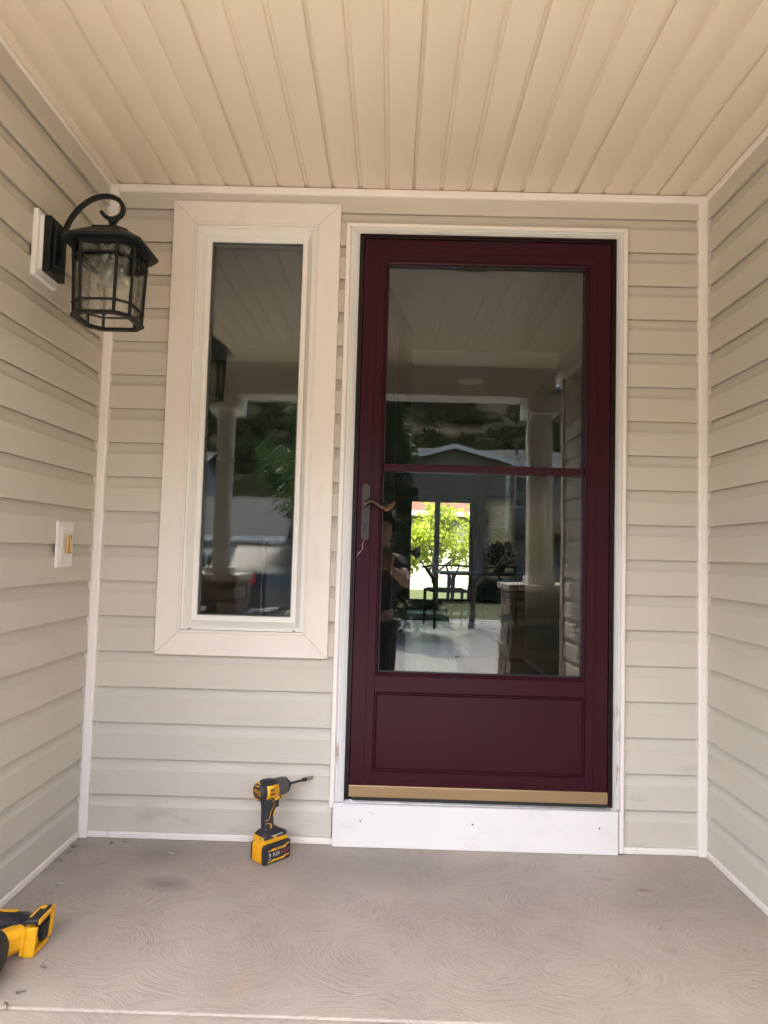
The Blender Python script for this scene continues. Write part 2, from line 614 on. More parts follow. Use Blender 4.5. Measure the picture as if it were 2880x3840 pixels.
for k in range(NC):
    z0, z1 = Z0 + k * PITCHZ, Z0 + (k + 1) * PITCHZ
    zt = ZC - 0.004 if z1 > ZC else None
    xl, xr = XL + 0.02, XR - 0.02
    beside_win = z1 > WZ0 + 0.03 and z0 < WZ1 - 0.02
    beside_door = z0 < JZ1 - 0.01
    segs = []
    if beside_win:
        segs.append((xl, WX0 + 0.012))
        a = WX1 - 0.012
    else:
        a = xl
    if beside_door:
        segs.append((a, JX0 + 0.010))
        segs.append((JX1 - 0.010, xr))
    else:
        segs.append((a, xr))
    for s0, s1 in segs:
        plank(bw, s0, s1, k, back, zt)
    if beside_door and z1 > JZ1:
        plank(bw, JX0 + 0.0102, JX1 - 0.0102, k, back, zt, JZ1 - 0.006)
    if beside_win and z1 > WZ1:
        plank(bw, WX0 + 0.0122, WX1 - 0.0122, k, back, zt, WZ1 - 0.006)
# corner trims, top and base trims
for sgn, X in ((1, XL), (-1, XR)):
    m = MB()
    m.box(X - sgn * 0.03, -0.020, 0.002, X + sgn * 0.0335, 0.0, ZC - 0.002)
    m.build('corner_post', M_TRIM, bw, True, bev=0.002)
    m = MB()
    prof = [(0.0, 0), (0.0335, 0), (0.0335, 0.006), (0.028, 0.0085), (0.006, 0.0085), (0.0, 0.006)]
    m.prism([(a, b) for a, b in prof], 0.0, ZC - 0.004, lambda s, a, b: (X + sgn * a, -0.0205 - b, s))
    m.build('corner_trim', M_TRIM, bw, True, bev=0.001)
box('ceiling_trim', M_TRIM, bw, XL + 0.034, -0.028, ZC - 0.030, XR - 0.034, -0.001, ZC - 0.003, bev=0.003)
box('base_trim', M_TRIM, bw, XL + 0.034, -0.026, 0.001, -0.034, -0.001, 0.0235, bev=0.003)
box('base_trim', M_TRIM, bw, 0.9955, -0.026, 0.001, XR - 0.034, -0.001, 0.0235, bev=0.003)

for x_, z_, l_, a_ in ((1.118, 2.010, 0.007, 30), (1.122, 2.002, 0.006, 100), (1.121, 1.985, 0.005, 10), (1.134, 1.994, 0.003, 60)):
    MB().tube([(x_, -0.0180, z_), (x_ + l_ * cos(radians(a_)), -0.0180, z_ + l_ * sin(radians(a_)))], 0.0012, 5).build('paint_fleck', M_WHITE, bw, True)
# side walls
lw = thing('left_wall', 'beige vinyl lap siding wall carrying the black lantern', None, kind='structure')
LEND, REND = -1.25, -2.20
box('wall_core', M_SHEATH, lw, XL - 0.16, -0.001, -0.3, XL - 0.0155, LEND + 0.012, 2.6)
leftf = lambda s, d, z: (XL - 0.016 + d, -s, z)
for k in range(NC):
    zt = ZC - 0.004 if Z0 + (k + 1) * PITCHZ > ZC else None
    plank(lw, 0.0215, -LEND - 0.02, k, leftf, zt)
box('base_trim', M_TRIM, lw, XL - 0.012, -0.0300, 0.001, XL + 0.0095, LEND + 0.02, 0.0235, bev=0.003)
box('ceiling_trim', M_TRIM, lw, XL - 0.012, -0.0310, ZC - 0.014, XL + 0.009, LEND + 0.02, ZC - 0.003, bev=0.002)
box('end_trim', M_TRIM, lw, XL - 0.16, LEND - 0.012, 0.0, XL + 0.012, LEND + 0.05, ZC - 0.016, bev=0.003)
rw = thing('right_wall', 'beige vinyl lap siding wall beside the maroon door', None, kind='structure')
box('wall_core', M_SHEATH, rw, XR + 0.0155, -0.001, -0.3, XR + 0.16, REND + 0.012, 2.6)
rightf = lambda s, d, z: (XR + 0.016 - d, -s, z)
for k in range(NC):
    zt = ZC - 0.004 if Z0 + (k + 1) * PITCHZ > ZC else None
    plank(rw, 0.0215, -REND - 0.02, k, rightf, zt)
box('base_trim', M_TRIM, rw, XR + 0.012, -0.0300, 0.001, XR - 0.0095, REND + 0.03, 0.0235, bev=0.003)
box('ceiling_trim', M_TRIM, rw, XR + 0.012, -0.0310, ZC - 0.022, XR - 0.012, REND + 0.03, ZC - 0.003, bev=0.003)
box('end_trim', M_TRIM, rw, XR + 0.16, REND - 0.012, 0.0, XR - 0.012, REND + 0.05, ZC - 0.024, bev=0.003)

# street-facing walls either side of the porch
fwl = thing('front_wall', 'beige siding house front beside the porch opening', None, kind='structure')
box('wall_core', M_SHEATH, fwl, -5.0, LEND + 0.0, -0.6, XL - 0.161, LEND + 0.15, 2.6)
for k in range(-4, NC):
    plank(fwl, -5.0, XL - 0.1605, k, lambda s, d, z: (s, LEND - d, z), ZC - 0.004 if k == NC - 1 else None)
fwr = thing('front_wall', 'beige siding house front past the stone pier', None, kind='structure')
box('wall_core', M_SHEATH, fwr, XR + 0.161, REND, -0.6, 6.0, REND + 0.15, 2.6)
for k in range(-4, NC):
    plank(fwr, XR + 0.1605, 6.0, k, lambda s, d, z: (s, REND - d, z), ZC - 0.004 if k == NC - 1 else None)

# ceiling of grooved soffit panels
pc = thing('porch_ceiling', 'tan grooved vinyl soffit ceiling over the porch', None, kind='structure')
RP, RX0 = 0.10040, -0.9055
CY0, CY1 = -0.001, -2.48


def soffit_profile(x0, n):
    pts = []
    for i in range(n):
        xr_ = x0 + i * RP
        joint = (i == 0)
        if joint:
            seq = [(-0.0085, 0.0), (-0.0070, 0.0020), (-0.0052, 0.0095), (0.0056, 0.0095), (0.0058, 0.0008), (0.0085, 0.0)]
        else:
            seq = [(-0.0100, 0.0), (-0.0085, 0.0006), (-0.0055, 0.0075), (-0.0045, 0.0082), (0.0045, 0.0082), (0.0055, 0.0075), (0.0085, 0.0006), (0.0100, 0.0)]
        pts += [(xr_ + a, b) for a, b in seq]
    return pts


ri = 0
NR = 22
first = True
i = -4
while RX0 + i * RP < XR:
    n = 3
    xs0 = RX0 + i * RP - 0.0085
    xs1 = min(RX0 + (i + 3) * RP - 0.0087, XR + 0.01)
    pts = [(min(max(x, xs0), xs1), ZC + h) for x, h in soffit_profile(RX0 + i * RP, n) if x < xs1]
    pts = [(xs0, ZC)] + pts + [(xs1, ZC), (xs1, ZC + 0.016), (xs0, ZC + 0.016)]
    y0 = CY0
    if xs1 < XL - 0.0:
        y0 = LEND + 0.0
    MB().prism(pts, y0, CY1, lambda s, a, b: (a, s, b)).build('soffit_panel', M_SOFFIT, pc, True, smooth=True, sharp=30)
    i += 3
# unseen roof slab, added to keep the light out
M_FASC = mat('fascia_white', (0.60, 0.57, 0.52), rough=0.5, var=0.03)
M_ROOF = mat('roof_shingle', (0.10, 0.09, 0.085), rough=0.9, var=0.3, vscale=12)
rf = thing('light_block_roof', 'dark shingle roof slab added above the porch to block light', None, kind='structure')
box('light_block_deck', M_ROOF, rf, -5.2, -2.86, 2.62, 6.2, 8.9, 2.74)
box('eave_soffit', M_FASC, rf, 1.325, -2.20 - 0.03, 2.36, 6.2, -2.86, 2.61)
box('fascia', M_TRIM, rf, -5.2, -2.90, 2.52, 6.2, -2.861, 2.76)

# porch floor: two slabs with a tooled joint, then a step
M_CONC2 = M_CONC
pf = thing('porch_floor', 'broom-swirled concrete porch slab', None, kind='structure')
JY = -0.946
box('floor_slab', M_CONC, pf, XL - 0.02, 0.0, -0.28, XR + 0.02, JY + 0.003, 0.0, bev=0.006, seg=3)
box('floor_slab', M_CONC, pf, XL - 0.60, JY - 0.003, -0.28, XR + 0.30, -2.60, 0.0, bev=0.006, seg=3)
box('joint_bed', M_CONC, pf, XL - 0.1, JY + 0.02, -0.27, XR + 0.1, JY - 0.02, -0.004)
st = box('porch_step', M_CONC, None, -0.92, -2.602, -0.44, 0.96, -2.92, -0.19, bev=0.008)
tag(st, kind='structure')
wk = box('walkway', M_CONC, None, -0.92, -2.925, -0.60, 0.96, -9.0, -0.385, bev=0.008)
tag(wk, kind='structure')

# ---------------------------------------------------------------- beam, posts and stone piers at the front of the porch
M_FASC = mat('fascia_white', (0.60, 0.57, 0.52), rough=0.5, var=0.03)
bmw = thing('porch_beam', 'boxed white beam across the porch opening', None, kind='structure')
box('beam_face', M_FASC, bmw, -1.45, -2.482, 2.172, 1.31, -2.72, 2.61, bev=0.003)
box('beam_trim', M_TRIM, bmw, -1.45, -2.472, ZC - 0.022, 1.29, -2.4815, ZC - 0.001, bev=0.002)
M_STONE = [mat('ledge_stone_%d' % i, c, rough=0.85, var=0.22, vscale=9, bump=0.7, bscale=22) for i, c in enumerate(((0.16, 0.135, 0.115), (0.22, 0.19, 0.16), (0.12, 0.11, 0.10), (0.19, 0.15, 0.12)))]
M_MORTAR = mat('pier_core', (0.07, 0.065, 0.06), rough=0.95)


def pier(x0, x1, y0, y1, h, lab):
    t = thing('stone_pier', lab, 'pier', ((x0 + x1) / 2, (y0 + y1) / 2, 0), group='stone piers at the porch opening')
    box('core', M_MORTAR, t, x0 + 0.03, y0 + 0.03, -0.42, x1 - 0.03, y1 - 0.03, h - 0.002)
    box('cap_slab', M_CONC, t, x0 - 0.02, y0 - 0.02, h, x1 + 0.02, y1 + 0.02, h + 0.045, bev=0.006)
    z = 0.001
    while z < h - 0.02:
        ch = min(random.choice((0.06, 0.075, 0.09, 0.11)), h - z)
        if h - z - ch < 0.03:
            ch = h - z
        for side in range(4):
            L = (x1 - x0) if side < 2 else (y1 - y0)
            s = 0.0
            while s < L - 0.01:
                l = min(random.uniform(0.10, 0.24), L - s)
                if L - s - l < 0.06:
                    l = L - s
                o = random.uniform(-0.004, 0.014)
                g = 0.003
                if side == 0: b = (x0 + s + g, y0 - o, x0 + s + l - g, y0 + 0.03)
                elif side == 1: b = (x0 + s + g, y1 - 0.03, x0 + s + l - g, y1 + o)
                elif side == 2: b = (x0 - o, y0 + s + g, x0 + 0.03, y0 + s + l - g)
                else: b = (x1 - 0.03, y0 + s + g, x1 + o, y0 + s + l - g)
                box('stone', random.choice(M_STONE), t, b[0], b[1], z + g, b[2], b[3], z + ch - g, bev=0.006)
                s += l
        z += ch
    return t


pier(0.985, 1.45, -2.85, -2.365, 0.80, 'stacked ledge stone pier just past the end of the wall without the lantern')
pier(-1.43, -0.945, -2.85, -2.365, 0.80, 'stacked ledge stone pier on the lantern side of the porch')


def post(xc, yc, lab, hw=0.078):
    t = thing('porch_post', lab, 'post', (xc, yc, 0.847), group='white posts at the porch opening')
    b = MB()
    b.box(-hw, -hw, 0, hw, hw, 1.21)
    b.build('shaft', M_FASC, t, bev=0.004)
    for sx in (-1, 1):
        for i in range(4):
            yy = (-0.054 + i * 0.036) * hw / 0.078
            fw = 0.010 * hw / 0.078
            MB().box(sx * hw, yy - fw, 0.06, sx * (hw + 0.006), yy + fw, 1.16).build('flute', M_FASC, t, bev=0.002)
            MB().box(yy - fw, sx * hw, 0.06, yy + fw, sx * (hw + 0.006), 1.16).build('flute', M_FASC, t, bev=0.002)
    MB().box(-0.115, -0.16, 1.20, 0.115, 0.16, 1.3245).build('capital', M_FASC, t, bev=0.004)
    MB().box(-0.095, -0.095, 0, 0.095, 0.095, 0.05).build('plinth', M_FASC, t, bev=0.004)
    return t


post(1.21, -2.56, 'white fluted porch post on the pier past the wall without the lantern')
post(-1.10, -2.56, 'white fluted porch post on the pier of the lantern side', 0.052)
cl = thing('ceiling_light', 'flat round white light on the porch soffit', 'ceiling light', (0.746, -2.19, ZC))
MB().lathe([(0.085, -0.001), (0.088, -0.010), (0.078, -0.022), (0.0, -0.022)], 32).build('trim_ring', M_WHITE, cl, smooth=True)
MB().lathe([(0.066, -0.0225), (0.062, -0.026), (0.0, -0.028)], 32).build('lens', M_BULB, cl, smooth=True)


# ---------------------------------------------------------------- mitred frames
def mitre_frame(name, m, parent, x0, x1, z0, z1, prof, sides='LRTB', gap=0.0006, bev=0.0, smooth=False):
    """One mesh object per side; prof = closed [(t, y)], t inward from the outer edge."""
    out = []
    for s in sides:
        zb = (lambda t: z0 + t) if 'B' in sides else (lambda t: z0)
        if s == 'L':
            A = [(x0 + t, y, zb(t) + gap) for t, y in prof]; B = [(x0 + t, y, z1 - t - gap) for t, y in prof]
        elif s == 'R':
            A = [(x1 - t, y, zb(t) + gap) for t, y in prof]; B = [(x1 - t, y, z1 - t - gap) for t, y in prof]
        elif s == 'T':
            A = [(x0 + t + gap, y, z1 - t) for t, y in prof]; B = [(x1 - t - gap, y, z1 - t) for t, y in prof]
        else:
            A = [(x0 + t + gap, y, z0 + t) for t, y in prof]; B = [(x1 - t - gap, y, z0 + t) for t, y in prof]
        n = len(prof)
        mb = MB()
        mb.add(A + B, [(i, (i + 1) % n, n + (i + 1) % n, n + i) for i in range(n)] + [tuple(range(n - 1, -1, -1)), tuple(range(n, 2 * n))])
        out.append(mb.build(name, m, parent, True, bev=bev, smooth=smooth))
    return out


# ---------------------------------------------------------------- door frame and storm door
df = thing('door_frame', 'white painted door surround with peeling paint and a white board below the door', 'door frame', (0.47, 0, 0))
# outer cream channel: left one stops above the board, right one runs to the floor
jp = [(0.0, -0.001), (0.0, -0.030), (0.003, -0.034), (0.015, -0.034), (0.0175, -0.031), (0.0175, -0.001)]
mitre_frame('channel_trim', M_TRIM, df, JX0, JX1, 0.132, JZ1, jp, 'LT', bev=0.001)
mitre_frame('channel_trim', M_TRIM, df, JX0, JX1, 0.004, JZ1, jp, 'R', bev=0.001)
bp_ = [(0.0, 0.02), (0.0, -0.036), (0.004, -0.0405), (0.012, -0.0405), (0.013, -0.0380), (0.0145, -0.0380), (0.0155, -0.0425), (0.022, -0.0425), (0.0228, -0.0400), (0.0240, -0.0400), (0.0248, -0.0440), (0.0345, -0.0440), (0.0345, 0.02)]
mitre_frame('brickmould', M_BRICKM, df, JX0 + 0.018, JX1 - 0.018, 0.1555, JZ1 - 0.018, bp_, 'LRT')
kb = box('kick_board', M_KICK, df, -0.0335, -0.040, 0.001, 0.972, -0.001, 0.152, bev=0.002)
for x in (0.065, 0.46, 0.905):
    MB().lathe([(0.0032, -0.0398), (0.0032, -0.0412), (0.0, -0.0418)], 12, (x, 0, 0.092), axis='y').build('board_screw', M_TGREY, df, True)
th = box('threshold', M_ALU, df, 0.0065, -0.046, 0.1530, 0.9425, 0.13, 0.1590, bev=0.001)
box('threshold_lip', M_ALU, df, 0.0065, -0.040, 0.1592, 0.9425, 0.02, 0.1645, bev=0.0015)
box('jamb', M_WHITE, df, -0.029, 0.021, 0.156, 0.0, 0.16, 2.22)
box('jamb', M_WHITE, df, 0.946, 0.021, 0.156, 0.977, 0.16, 2.22)
box('head_jamb', M_WHITE, df, -0.0295, 0.021, 2.2205, 0.9775, 0.16, 2.234)

sd = thing('storm_door', 'maroon storm door with tall glass panes and bronze lever handle', 'door', (0.47, -0.03, 0.17))
# fixed edge bars
zb = [(0.0, 0.015), (0.0, -0.060), (0.0070, -0.060), (0.0070, -0.052), (0.0100, -0.052), (0.0100, -0.058), (0.0150, -0.058), (0.0150, 0.015)]
mitre_frame('edge_bar', M_MAROOND, sd, 0.0055, 0.9430, 0.170, 2.2030, zb, 'LRT')
LX0, LX1, LZ0, LZ1 = 0.0225, 0.9260, 0.2225, 2.1855
fp = [(0.0, -0.010), (0.0, -0.054), (0.002, -0.056), (0.0500, -0.056), (0.0505, -0.0545), (0.0520, -0.0545), (0.0525, -0.056), (0.0790, -0.056), (0.0800, -0.0545), (0.0800, -0.010)]
mitre_frame('leaf_frame', M_MAROON, sd, LX0, LX1, LZ0 - 0.030, LZ1, fp, 'LRT', gap=0.0002)
fpb = [(0.0, -0.010), (0.0, -0.0555), (0.0480, -0.0555), (0.0500, -0.054), (0.0500, -0.010)]
mb = MB()
mb.prism([(0.2225, -0.010), (0.2225, -0.0553), (0.2380, -0.0553), (0.2384, -0.0543), (0.2392, -0.0543), (0.2396, -0.0553), (0.2690, -0.0553), (0.2705, -0.052), (0.2705, -0.010)], LX0 + 0.0805, LX1 - 0.0805, lambda s, a, b: (s, b, a))
mb.build('bottom_rail', M_MAROON, sd, True)
mb = MB()
mb.prism([(0.5450, -0.010), (0.5450, -0.052), (0.5465, -0.0553), (0.6010, -0.0553), (0.6030, -0.053), (0.6030, -0.010)], LX0 + 0.0805, LX1 - 0.0805, lambda s, a, b: (s, b, a))
mb.build('lock_rail', M_MAROON, sd, True)
# glazing bead round the panes
bd = [(0.0, -0.012), (0.0, -0.0585), (0.0015, -0.0600), (0.0035, -0.0600), (0.0045, -0.0560), (0.0090, -0.0530), (0.0105, -0.0490), (0.0105, -0.012)]
GX0, GX1 = LX0 + 0.0803, LX1 - 0.0803
mitre_frame('glazing_bead', M_MAROON, sd, GX0, GX1, 0.6032, 2.1050 - 0.0004, bd, 'LRTB', gap=0.0003)
box('sash_rail', M_MAROON, sd, GX0 + 0.0107, -0.0600, 1.3300, GX1 - 0.0107, -0.020, 1.3585, bev=0.004, seg=3)
PX0, PX1 = GX0 + 0.009, GX1 - 0.009


def pane(name, m, parent, x0, x1, z0, z1, y, th_=0.004, tilt=(0, 0)):
    cx_, cz_ = (x0 + x1) / 2, (z0 + z1) / 2
    o = MB().box(x0 - cx_, -th_ / 2, z0 - cz_, x1 - cx_, th_ / 2, z1 - cz_).build(name, m)
    o.parent = parent
    o.matrix_parent_inverse = parent.matrix_basis.inverted()
    o.location = (cx_, y, cz_)
    o.rotation_euler = (tilt[0], 0, tilt[1])
    return o


pane('upper_pane', M_GLASS, sd, PX0, PX1, 1.3430, 2.0965, -0.030, tilt=(0.0008, 0.0006))
pane('lower_pane', M_GLASS, sd, PX0, PX1, 0.6115, 1.3430, -0.038, tilt=(-0.0006, -0.0004))
gk = [(0.0, -0.0200), (0.0, -0.0450), (0.0028, -0.0450), (0.0028, -0.0200)]
mitre_frame('gasket', M_RUBBER, sd, GX0 + 0.0106, GX1 - 0.0106, 0.6140, 2.0940, gk, 'LRTB')
# lower panel
box('kick_panel', M_MAROON, sd, GX0, -0.0500, 0.2700, GX1, -0.012, 0.5455)
pb = [(0.0, -0.049), (0.0, -0.0535), (0.0025, -0.0570), (0.0050, -0.0570), (0.0085, -0.0535), (0.0105, -0.0505), (0.0105, -0.049)]
mitre_frame('panel_bead', M_MAROON, sd, GX0, GX1, 0.2707, 0.5448, pb, 'LRTB', gap=0.0003)
box('kick_strip', M_BRONZE, sd, LX0 - 0.001, -0.0600, 0.1810, LX1 + 0.001, -0.030, 0.2215, bev=0.002)
box('door_sweep', M_RUBBER, sd, LX0 + 0.012, -0.050, 0.1665, LX1 + 0.001, -0.034, 0.1805)
# lever handle
hp = []
for i in range(25):
    a = pi * i / 24
    hp.append((0.0155 * cos(a), 0.0855 + 0.0155 * sin(a) * 1.05))
for i in range(25):
    a = pi + pi * i / 24
    hp.append((0.0155 * cos(a), -0.0855 + 0.0155 * sin(a) * 1.05))
HXc, HZc = 0.0535, 1.1810
mb = MB()
mb.prism(hp, -0.0562, -0.0625, lambda s, a, b: (HXc + a, s, HZc + b))
plate_o = mb.build('handle_plate', M_HPLATE, sd, True, bev=0.002)
MB().lathe([(0.0125, -0.0626), (0.0125, -0.070), (0.011, -0.0745), (0.0, -0.0755)], 20, (HXc - 0.003, 0, HZc + 0.027), axis='y').build('lever_hub', M_HLEVER, sd, True, smooth=True)
lev = []
for i in range(19):
    u = i / 18
    x = HXc - 0.003 + 0.110 * u
    z = HZc + 0.027 + 0.0150 * sin(min(u / 0.30, 1) * pi / 2) * (1 - min(max((u - 0.12) / 0.5, 0), 1)) - 0.0125 * sin(min(max((u - 0.28) / 0.72, 0), 1) * pi) + 0.012 * max(u - 0.68, 0) / 0.32
    y = -0.0735 - 0.004 * sin(u * pi)
    lev.append((x, y, z))
rads = [0.0088 - 0.0012 * (i / 18) for i in range(13)] + [0.0062, 0.0054, 0.0045, 0.0036, 0.0027, 0.0016]
MB().tube(lev, rads, 12).build('lever', M_HLEVER, sd, True, smooth=True)
lev2 = [(x - 0.001, y + 0.001, z - 0.0065 - 0.003 * sin(pi * j / 7)) for j, (x, y, z) in enumerate(lev[11:19])]
MB().tube(lev2, [0.0018, 0.0038, 0.0042, 0.0040, 0.0036, 0.0030, 0.0022, 0.0012], 10).build('lever', M_HGILT, sd, True, smooth=True)
lev3 = [(x, y - 0.0038, z + r * 0.62) for (x, y, z), r in list(zip(lev, rads))[1:18]]
MB().tube(lev3, 0.0016, 6).build('lever_edge', M_HGILT, sd, True, smooth=True)
ky = MB()
ky.lathe([(0.0078, -0.0626), (0.0078, -0.0650), (0.0, -0.0652)], 20, (HXc, 0, HZc - 0.046), axis='y')
ky.build('keyhole_ring', M_RUBBER, sd, True)
MB().box(HXc - 0.0048, -0.0648, HZc - 0.074, HXc + 0.0048, -0.0627, HZc - 0.052).build('key_cylinder', M_RUBBER, sd, True, bev=0.003)
MB().box(HXc - 0.0012, -0.0660, HZc - 0.044, HXc + 0.0012, -0.0651, HZc - 0.0395).build('key_slot', M_PRINTK, sd, True)
thr = [(HXc - 0.004, -0.0572, HZc - 0.104), (HXc - 0.009, -0.0575, HZc - 0.115), (HXc - 0.007, -0.0575, HZc - 0.132), (HXc - 0.014, -0.0575, HZc - 0.142), (HXc - 0.024, -0.0575, HZc - 0.152), (HXc - 0.025, -0.0572, HZc - 0.160)]
MB().tube(thr, 0.0008, 5).build('loose_thread', M_PRINTW, sd, True)
# closer bracket peeking at the top of the glass
MB().prism([(0.36 + 0.062 * cos(pi + pi * i / 12), 2.0935 + 0.008 * sin(pi + pi * i / 12)) for i in range(13)], -0.046, -0.049, lambda s, a, b: (a + 0.06, s, b)).build('pull_tab', M_MAROOND, sd, True)

# ---------------------------------------------------------------- window
wn = thing('window', 'tall narrow fixed window in a wide cream casing beside the door', 'window', (-0.38, 0, 0.65))
cp = [(0.0, -0.001), (0.0, -0.029), (0.002, -0.0315), (0.0800, -0.0335), (0.0815, -0.0315), (0.0835, -0.0335), (0.0905, -0.0335), (0.0910, -0.001)]
mitre_frame('casing', M_CASE, wn, WX0, WX1, WZ0, WZ1, cp, 'LRTB', gap=0.0007)
rp = [(0.0, 0.040), (0.0, -0.0300), (0.0090, -0.0300), (0.0100, -0.0240), (0.0125, -0.0240), (0.0300, 0.0020), (0.0300, 0.040)]
mitre_frame('frame', M_SASH, wn, WX0 + 0.0915, WX1 - 0.0915, WZ0 + 0.0925, WZ1 - 0.0915, rp, 'LRTB', gap=0.0003)
sp_ = [(0.0, 0.045), (0.0, -0.004), (0.0170, -0.004), (0.0200, 0.000), (0.0200, 0.045)]
mitre_frame('sash', M_SASH, wn, WX0 + 0.1218, WX1 - 0.1218, WZ0 + 0.1225, WZ1 - 0.1218, sp_, 'LRTB', gap=0.0003)
spb = [(0.0, 0.012), (0.0, 0.002), (0.0030, 0.002), (0.0030, 0.012)]
mitre_frame('spacer', M_TGREY, wn, WX0 + 0.1419, WX1 - 0.1419, WZ0 + 0.1426, WZ1 - 0.1419, spb, 'LRTB')
pane('outer_pane', M_WGLASS, wn, WX0 + 0.135, WX1 - 0.135, WZ0 + 0.136, WZ1 - 0.135, 0.0155, 0.003, tilt=(0.0010, -0.0010))
pane('inner_pane', M_WGLASS, wn, WX0 + 0.135, WX1 - 0.135, WZ0 + 0.136, WZ1 - 0.135, 0.0300, 0.003, tilt=(-0.0012, 0.0016))
for x in (WX0 + 0.118, WX1 - 0.13):
    box('weep_cover', M_RUBBER, wn, x, -0.0312, WZ0 + 0.0945, x + 0.012, -0.0300, WZ0 + 0.0975)
for i in range(4):
    l = random.uniform(0.018, 0.026)
    box('etched_mark', M_PRINTW, wn, WX0 + 0.150, 0.0129, WZ0 + 0.158 + i * 0.0042, WX0 + 0.150 + l, 0.0134, WZ0 + 0.1588 + i * 0.0042)

# ---------------------------------------------------------------- wall lantern
LYC, LXC = -0.500, -0.722
ln = thing('wall_lantern', 'black eight-sided wall lantern with rippled glass on the siding', 'lantern', (XL, LYC, 1.92))
mb = MB()
mb.box(XL + 0.0005, LYC - 0.056, 1.828, XL + 0.017, LYC + 0.080, 2.030)
mb.build('mounting_block', M_WHITE, ln, True, bev=0.004)
box('block_step', M_WHITE, ln, XL + 0.0172, LYC - 0.044, 1.850, XL + 0.030, LYC + 0.068, 2.012, bev=0.002)
box('back_plate', M_BLACK, ln, XL + 0.0302, LYC - 0.046, 1.842, XL + 0.052, LYC + 0.058, 2.012, bev=0.003)
box('plate_boss', M_BLACK, ln, XL + 0.0522, LYC - 0.032, 1.866, XL + 0.062, LYC + 0.032, 1.988, bev=0.003)
# arm: square bar up the plate, over and into a scroll
arm = [(XL + 0.066, 1.868), (XL + 0.069, 1.90), (XL + 0.069, 1.950), (XL + 0.074, 1.990), (XL + 0.092, 2.030), (XL + 0.122, 2.066), (XL + 0.160, 2.090), (XL + 0.196, 2.0960), (XL + 0.226, 2.0880), (XL + 0.243, 2.068), (XL + 0.244, 2.046), (XL + 0.230, 2.030), (XL + 0.208, 2.026), (XL + 0.190, 2.034), (XL + 0.180, 2.047)]
# smooth with Catmull-Rom
def crom(P, n=5):
    out = []
    for i in range(len(P) - 1):
        p0, p1, p2, p3 = P[max(i - 1, 0)], P[i], P[i + 1], P[min(i + 2, len(P) - 1)]
        for k in range(n):
            t_ = k / n
            out.append(tuple(0.5 * ((2 * b) + (-a + c) * t_ + (2 * a - 5 * b + 4 * c - d) * t_ ** 2 + (-a + 3 * b - 3 * c + d) * t_ ** 3) for a, b, c, d in zip(p0, p1, p2, p3)))
    out.append(tuple(P[-1]))
    return out
ap = crom(arm)
mb = MB()
rings = []
for i, (x, z) in enumerate(ap):
    a0, a1 = ap[max(i - 1, 0)], ap[min(i + 1, len(ap) - 1)]
    dx, dz = a1[0] - a0[0], a1[1] - a0[1]
    L = sqrt(dx * dx + dz * dz) or 1
    nx, nz = -dz / L, dx / L
    w, t_ = 0.0085, 0.0065 if i < len(ap) - 14 else 0.0055
    ch = 0.003
    rings.append([(x + nx * a, LYC + b, z + nz * a) for a, b in ((t_, -w + ch), (t_ - ch, -w), (-t_ + ch, -w), (-t_, -w + ch), (-t_, w - ch), (-t_ + ch, w), (t_ - ch, w), (t_, w - ch))])
mb.loft(rings)
mb.build('arm', M_BLACK, ln, True, smooth=True)
for zc in (1.880, 1.945):
    MB().lathe([(0.013, XL + 0.0621), (0.013, XL + 0.068), (0.0, XL + 0.070)], 16, (0, LYC, zc), axis='x').build('plate_nut', M_BLACK, ln, True, smooth=True)


def octo(a, c, z):
    return [(LXC + x, LYC + y, z) for x, y in ((c, -a), (a, -c), (a, c), (c, a), (-c, a), (-a, c), (-a, -c), (-c, -a))]


def blerp(z):
    u = (z - 1.715) / (1.915 - 1.715)
    return 0.083 + 0.007 * u, 0.049 + 0.005 * u


mb = MB()
mb.loft([octo(0.116, 0.080, 1.9260), octo(0.117, 0.081, 1.9335), octo(0.064, 0.040, 1.972), octo(0.056, 0.034, 1.974)])
mb.build('roof', M_BLACK, ln, True, bev=0.0012)
mb = MB()
mb.loft([octo(0.058, 0.036, 1.9742), octo(0.058, 0.036, 1.980), octo(0.050, 0.030, 1.982)])
mb.build('roof_cap', M_BLACK, ln, True, bev=0.001)
MB().lathe([(0.040, 1.9822), (0.036, 1.988), (0.020, 1.994), (0.012, 2.004), (0.011, 2.012), (0.016, 2.0205), (0.0, 2.0215)], 20, (LXC, LYC, 0)).build('finial', M_BLACK, ln, True, smooth=True)
# under-roof collar, rings and base
def oring(z0_, z1_, grow, th_, name):
    a0, c0 = blerp((z0_ + z1_) / 2)
    a0 += grow; c0 += grow * 0.6
    ou0, ou1 = octo(a0, c0, z0_), octo(a0, c0, z1_)
    in0, in1 = octo(a0 - th_, c0 - th_ * 0.55, z0_), octo(a0 - th_, c0 - th_ * 0.55, z1_)
    m_ = MB()
    n = 8
    vs_ = ou0 + ou1 + in0 + in1
    fs_ = []
    for i_ in range(n):
        j_ = (i_ + 1) % n
        fs_ += [(i_, j_, n + j_, n + i_), (2 * n + j_, 2 * n + i_, 3 * n + i_, 3 * n + j_), (n + i_, n + j_, 3 * n + j_, 3 * n + i_), (j_, i_, 2 * n + i_, 2 * n + j_)]
    m_.add(vs_, fs_)
    return m_.build(name, M_BLACK, ln, True, bev=0.0007)
oring(1.9140, 1.9258, 0.004, 0.016, 'collar')
oring(1.8840, 1.8890, 0.006, 0.0085, 'ring')
oring(1.7460, 1.7510, 0.006, 0.0085, 'ring')
oring(1.7060, 1.7150, 0.008, 0.018, 'base_ring')
M_RIPPLE = None
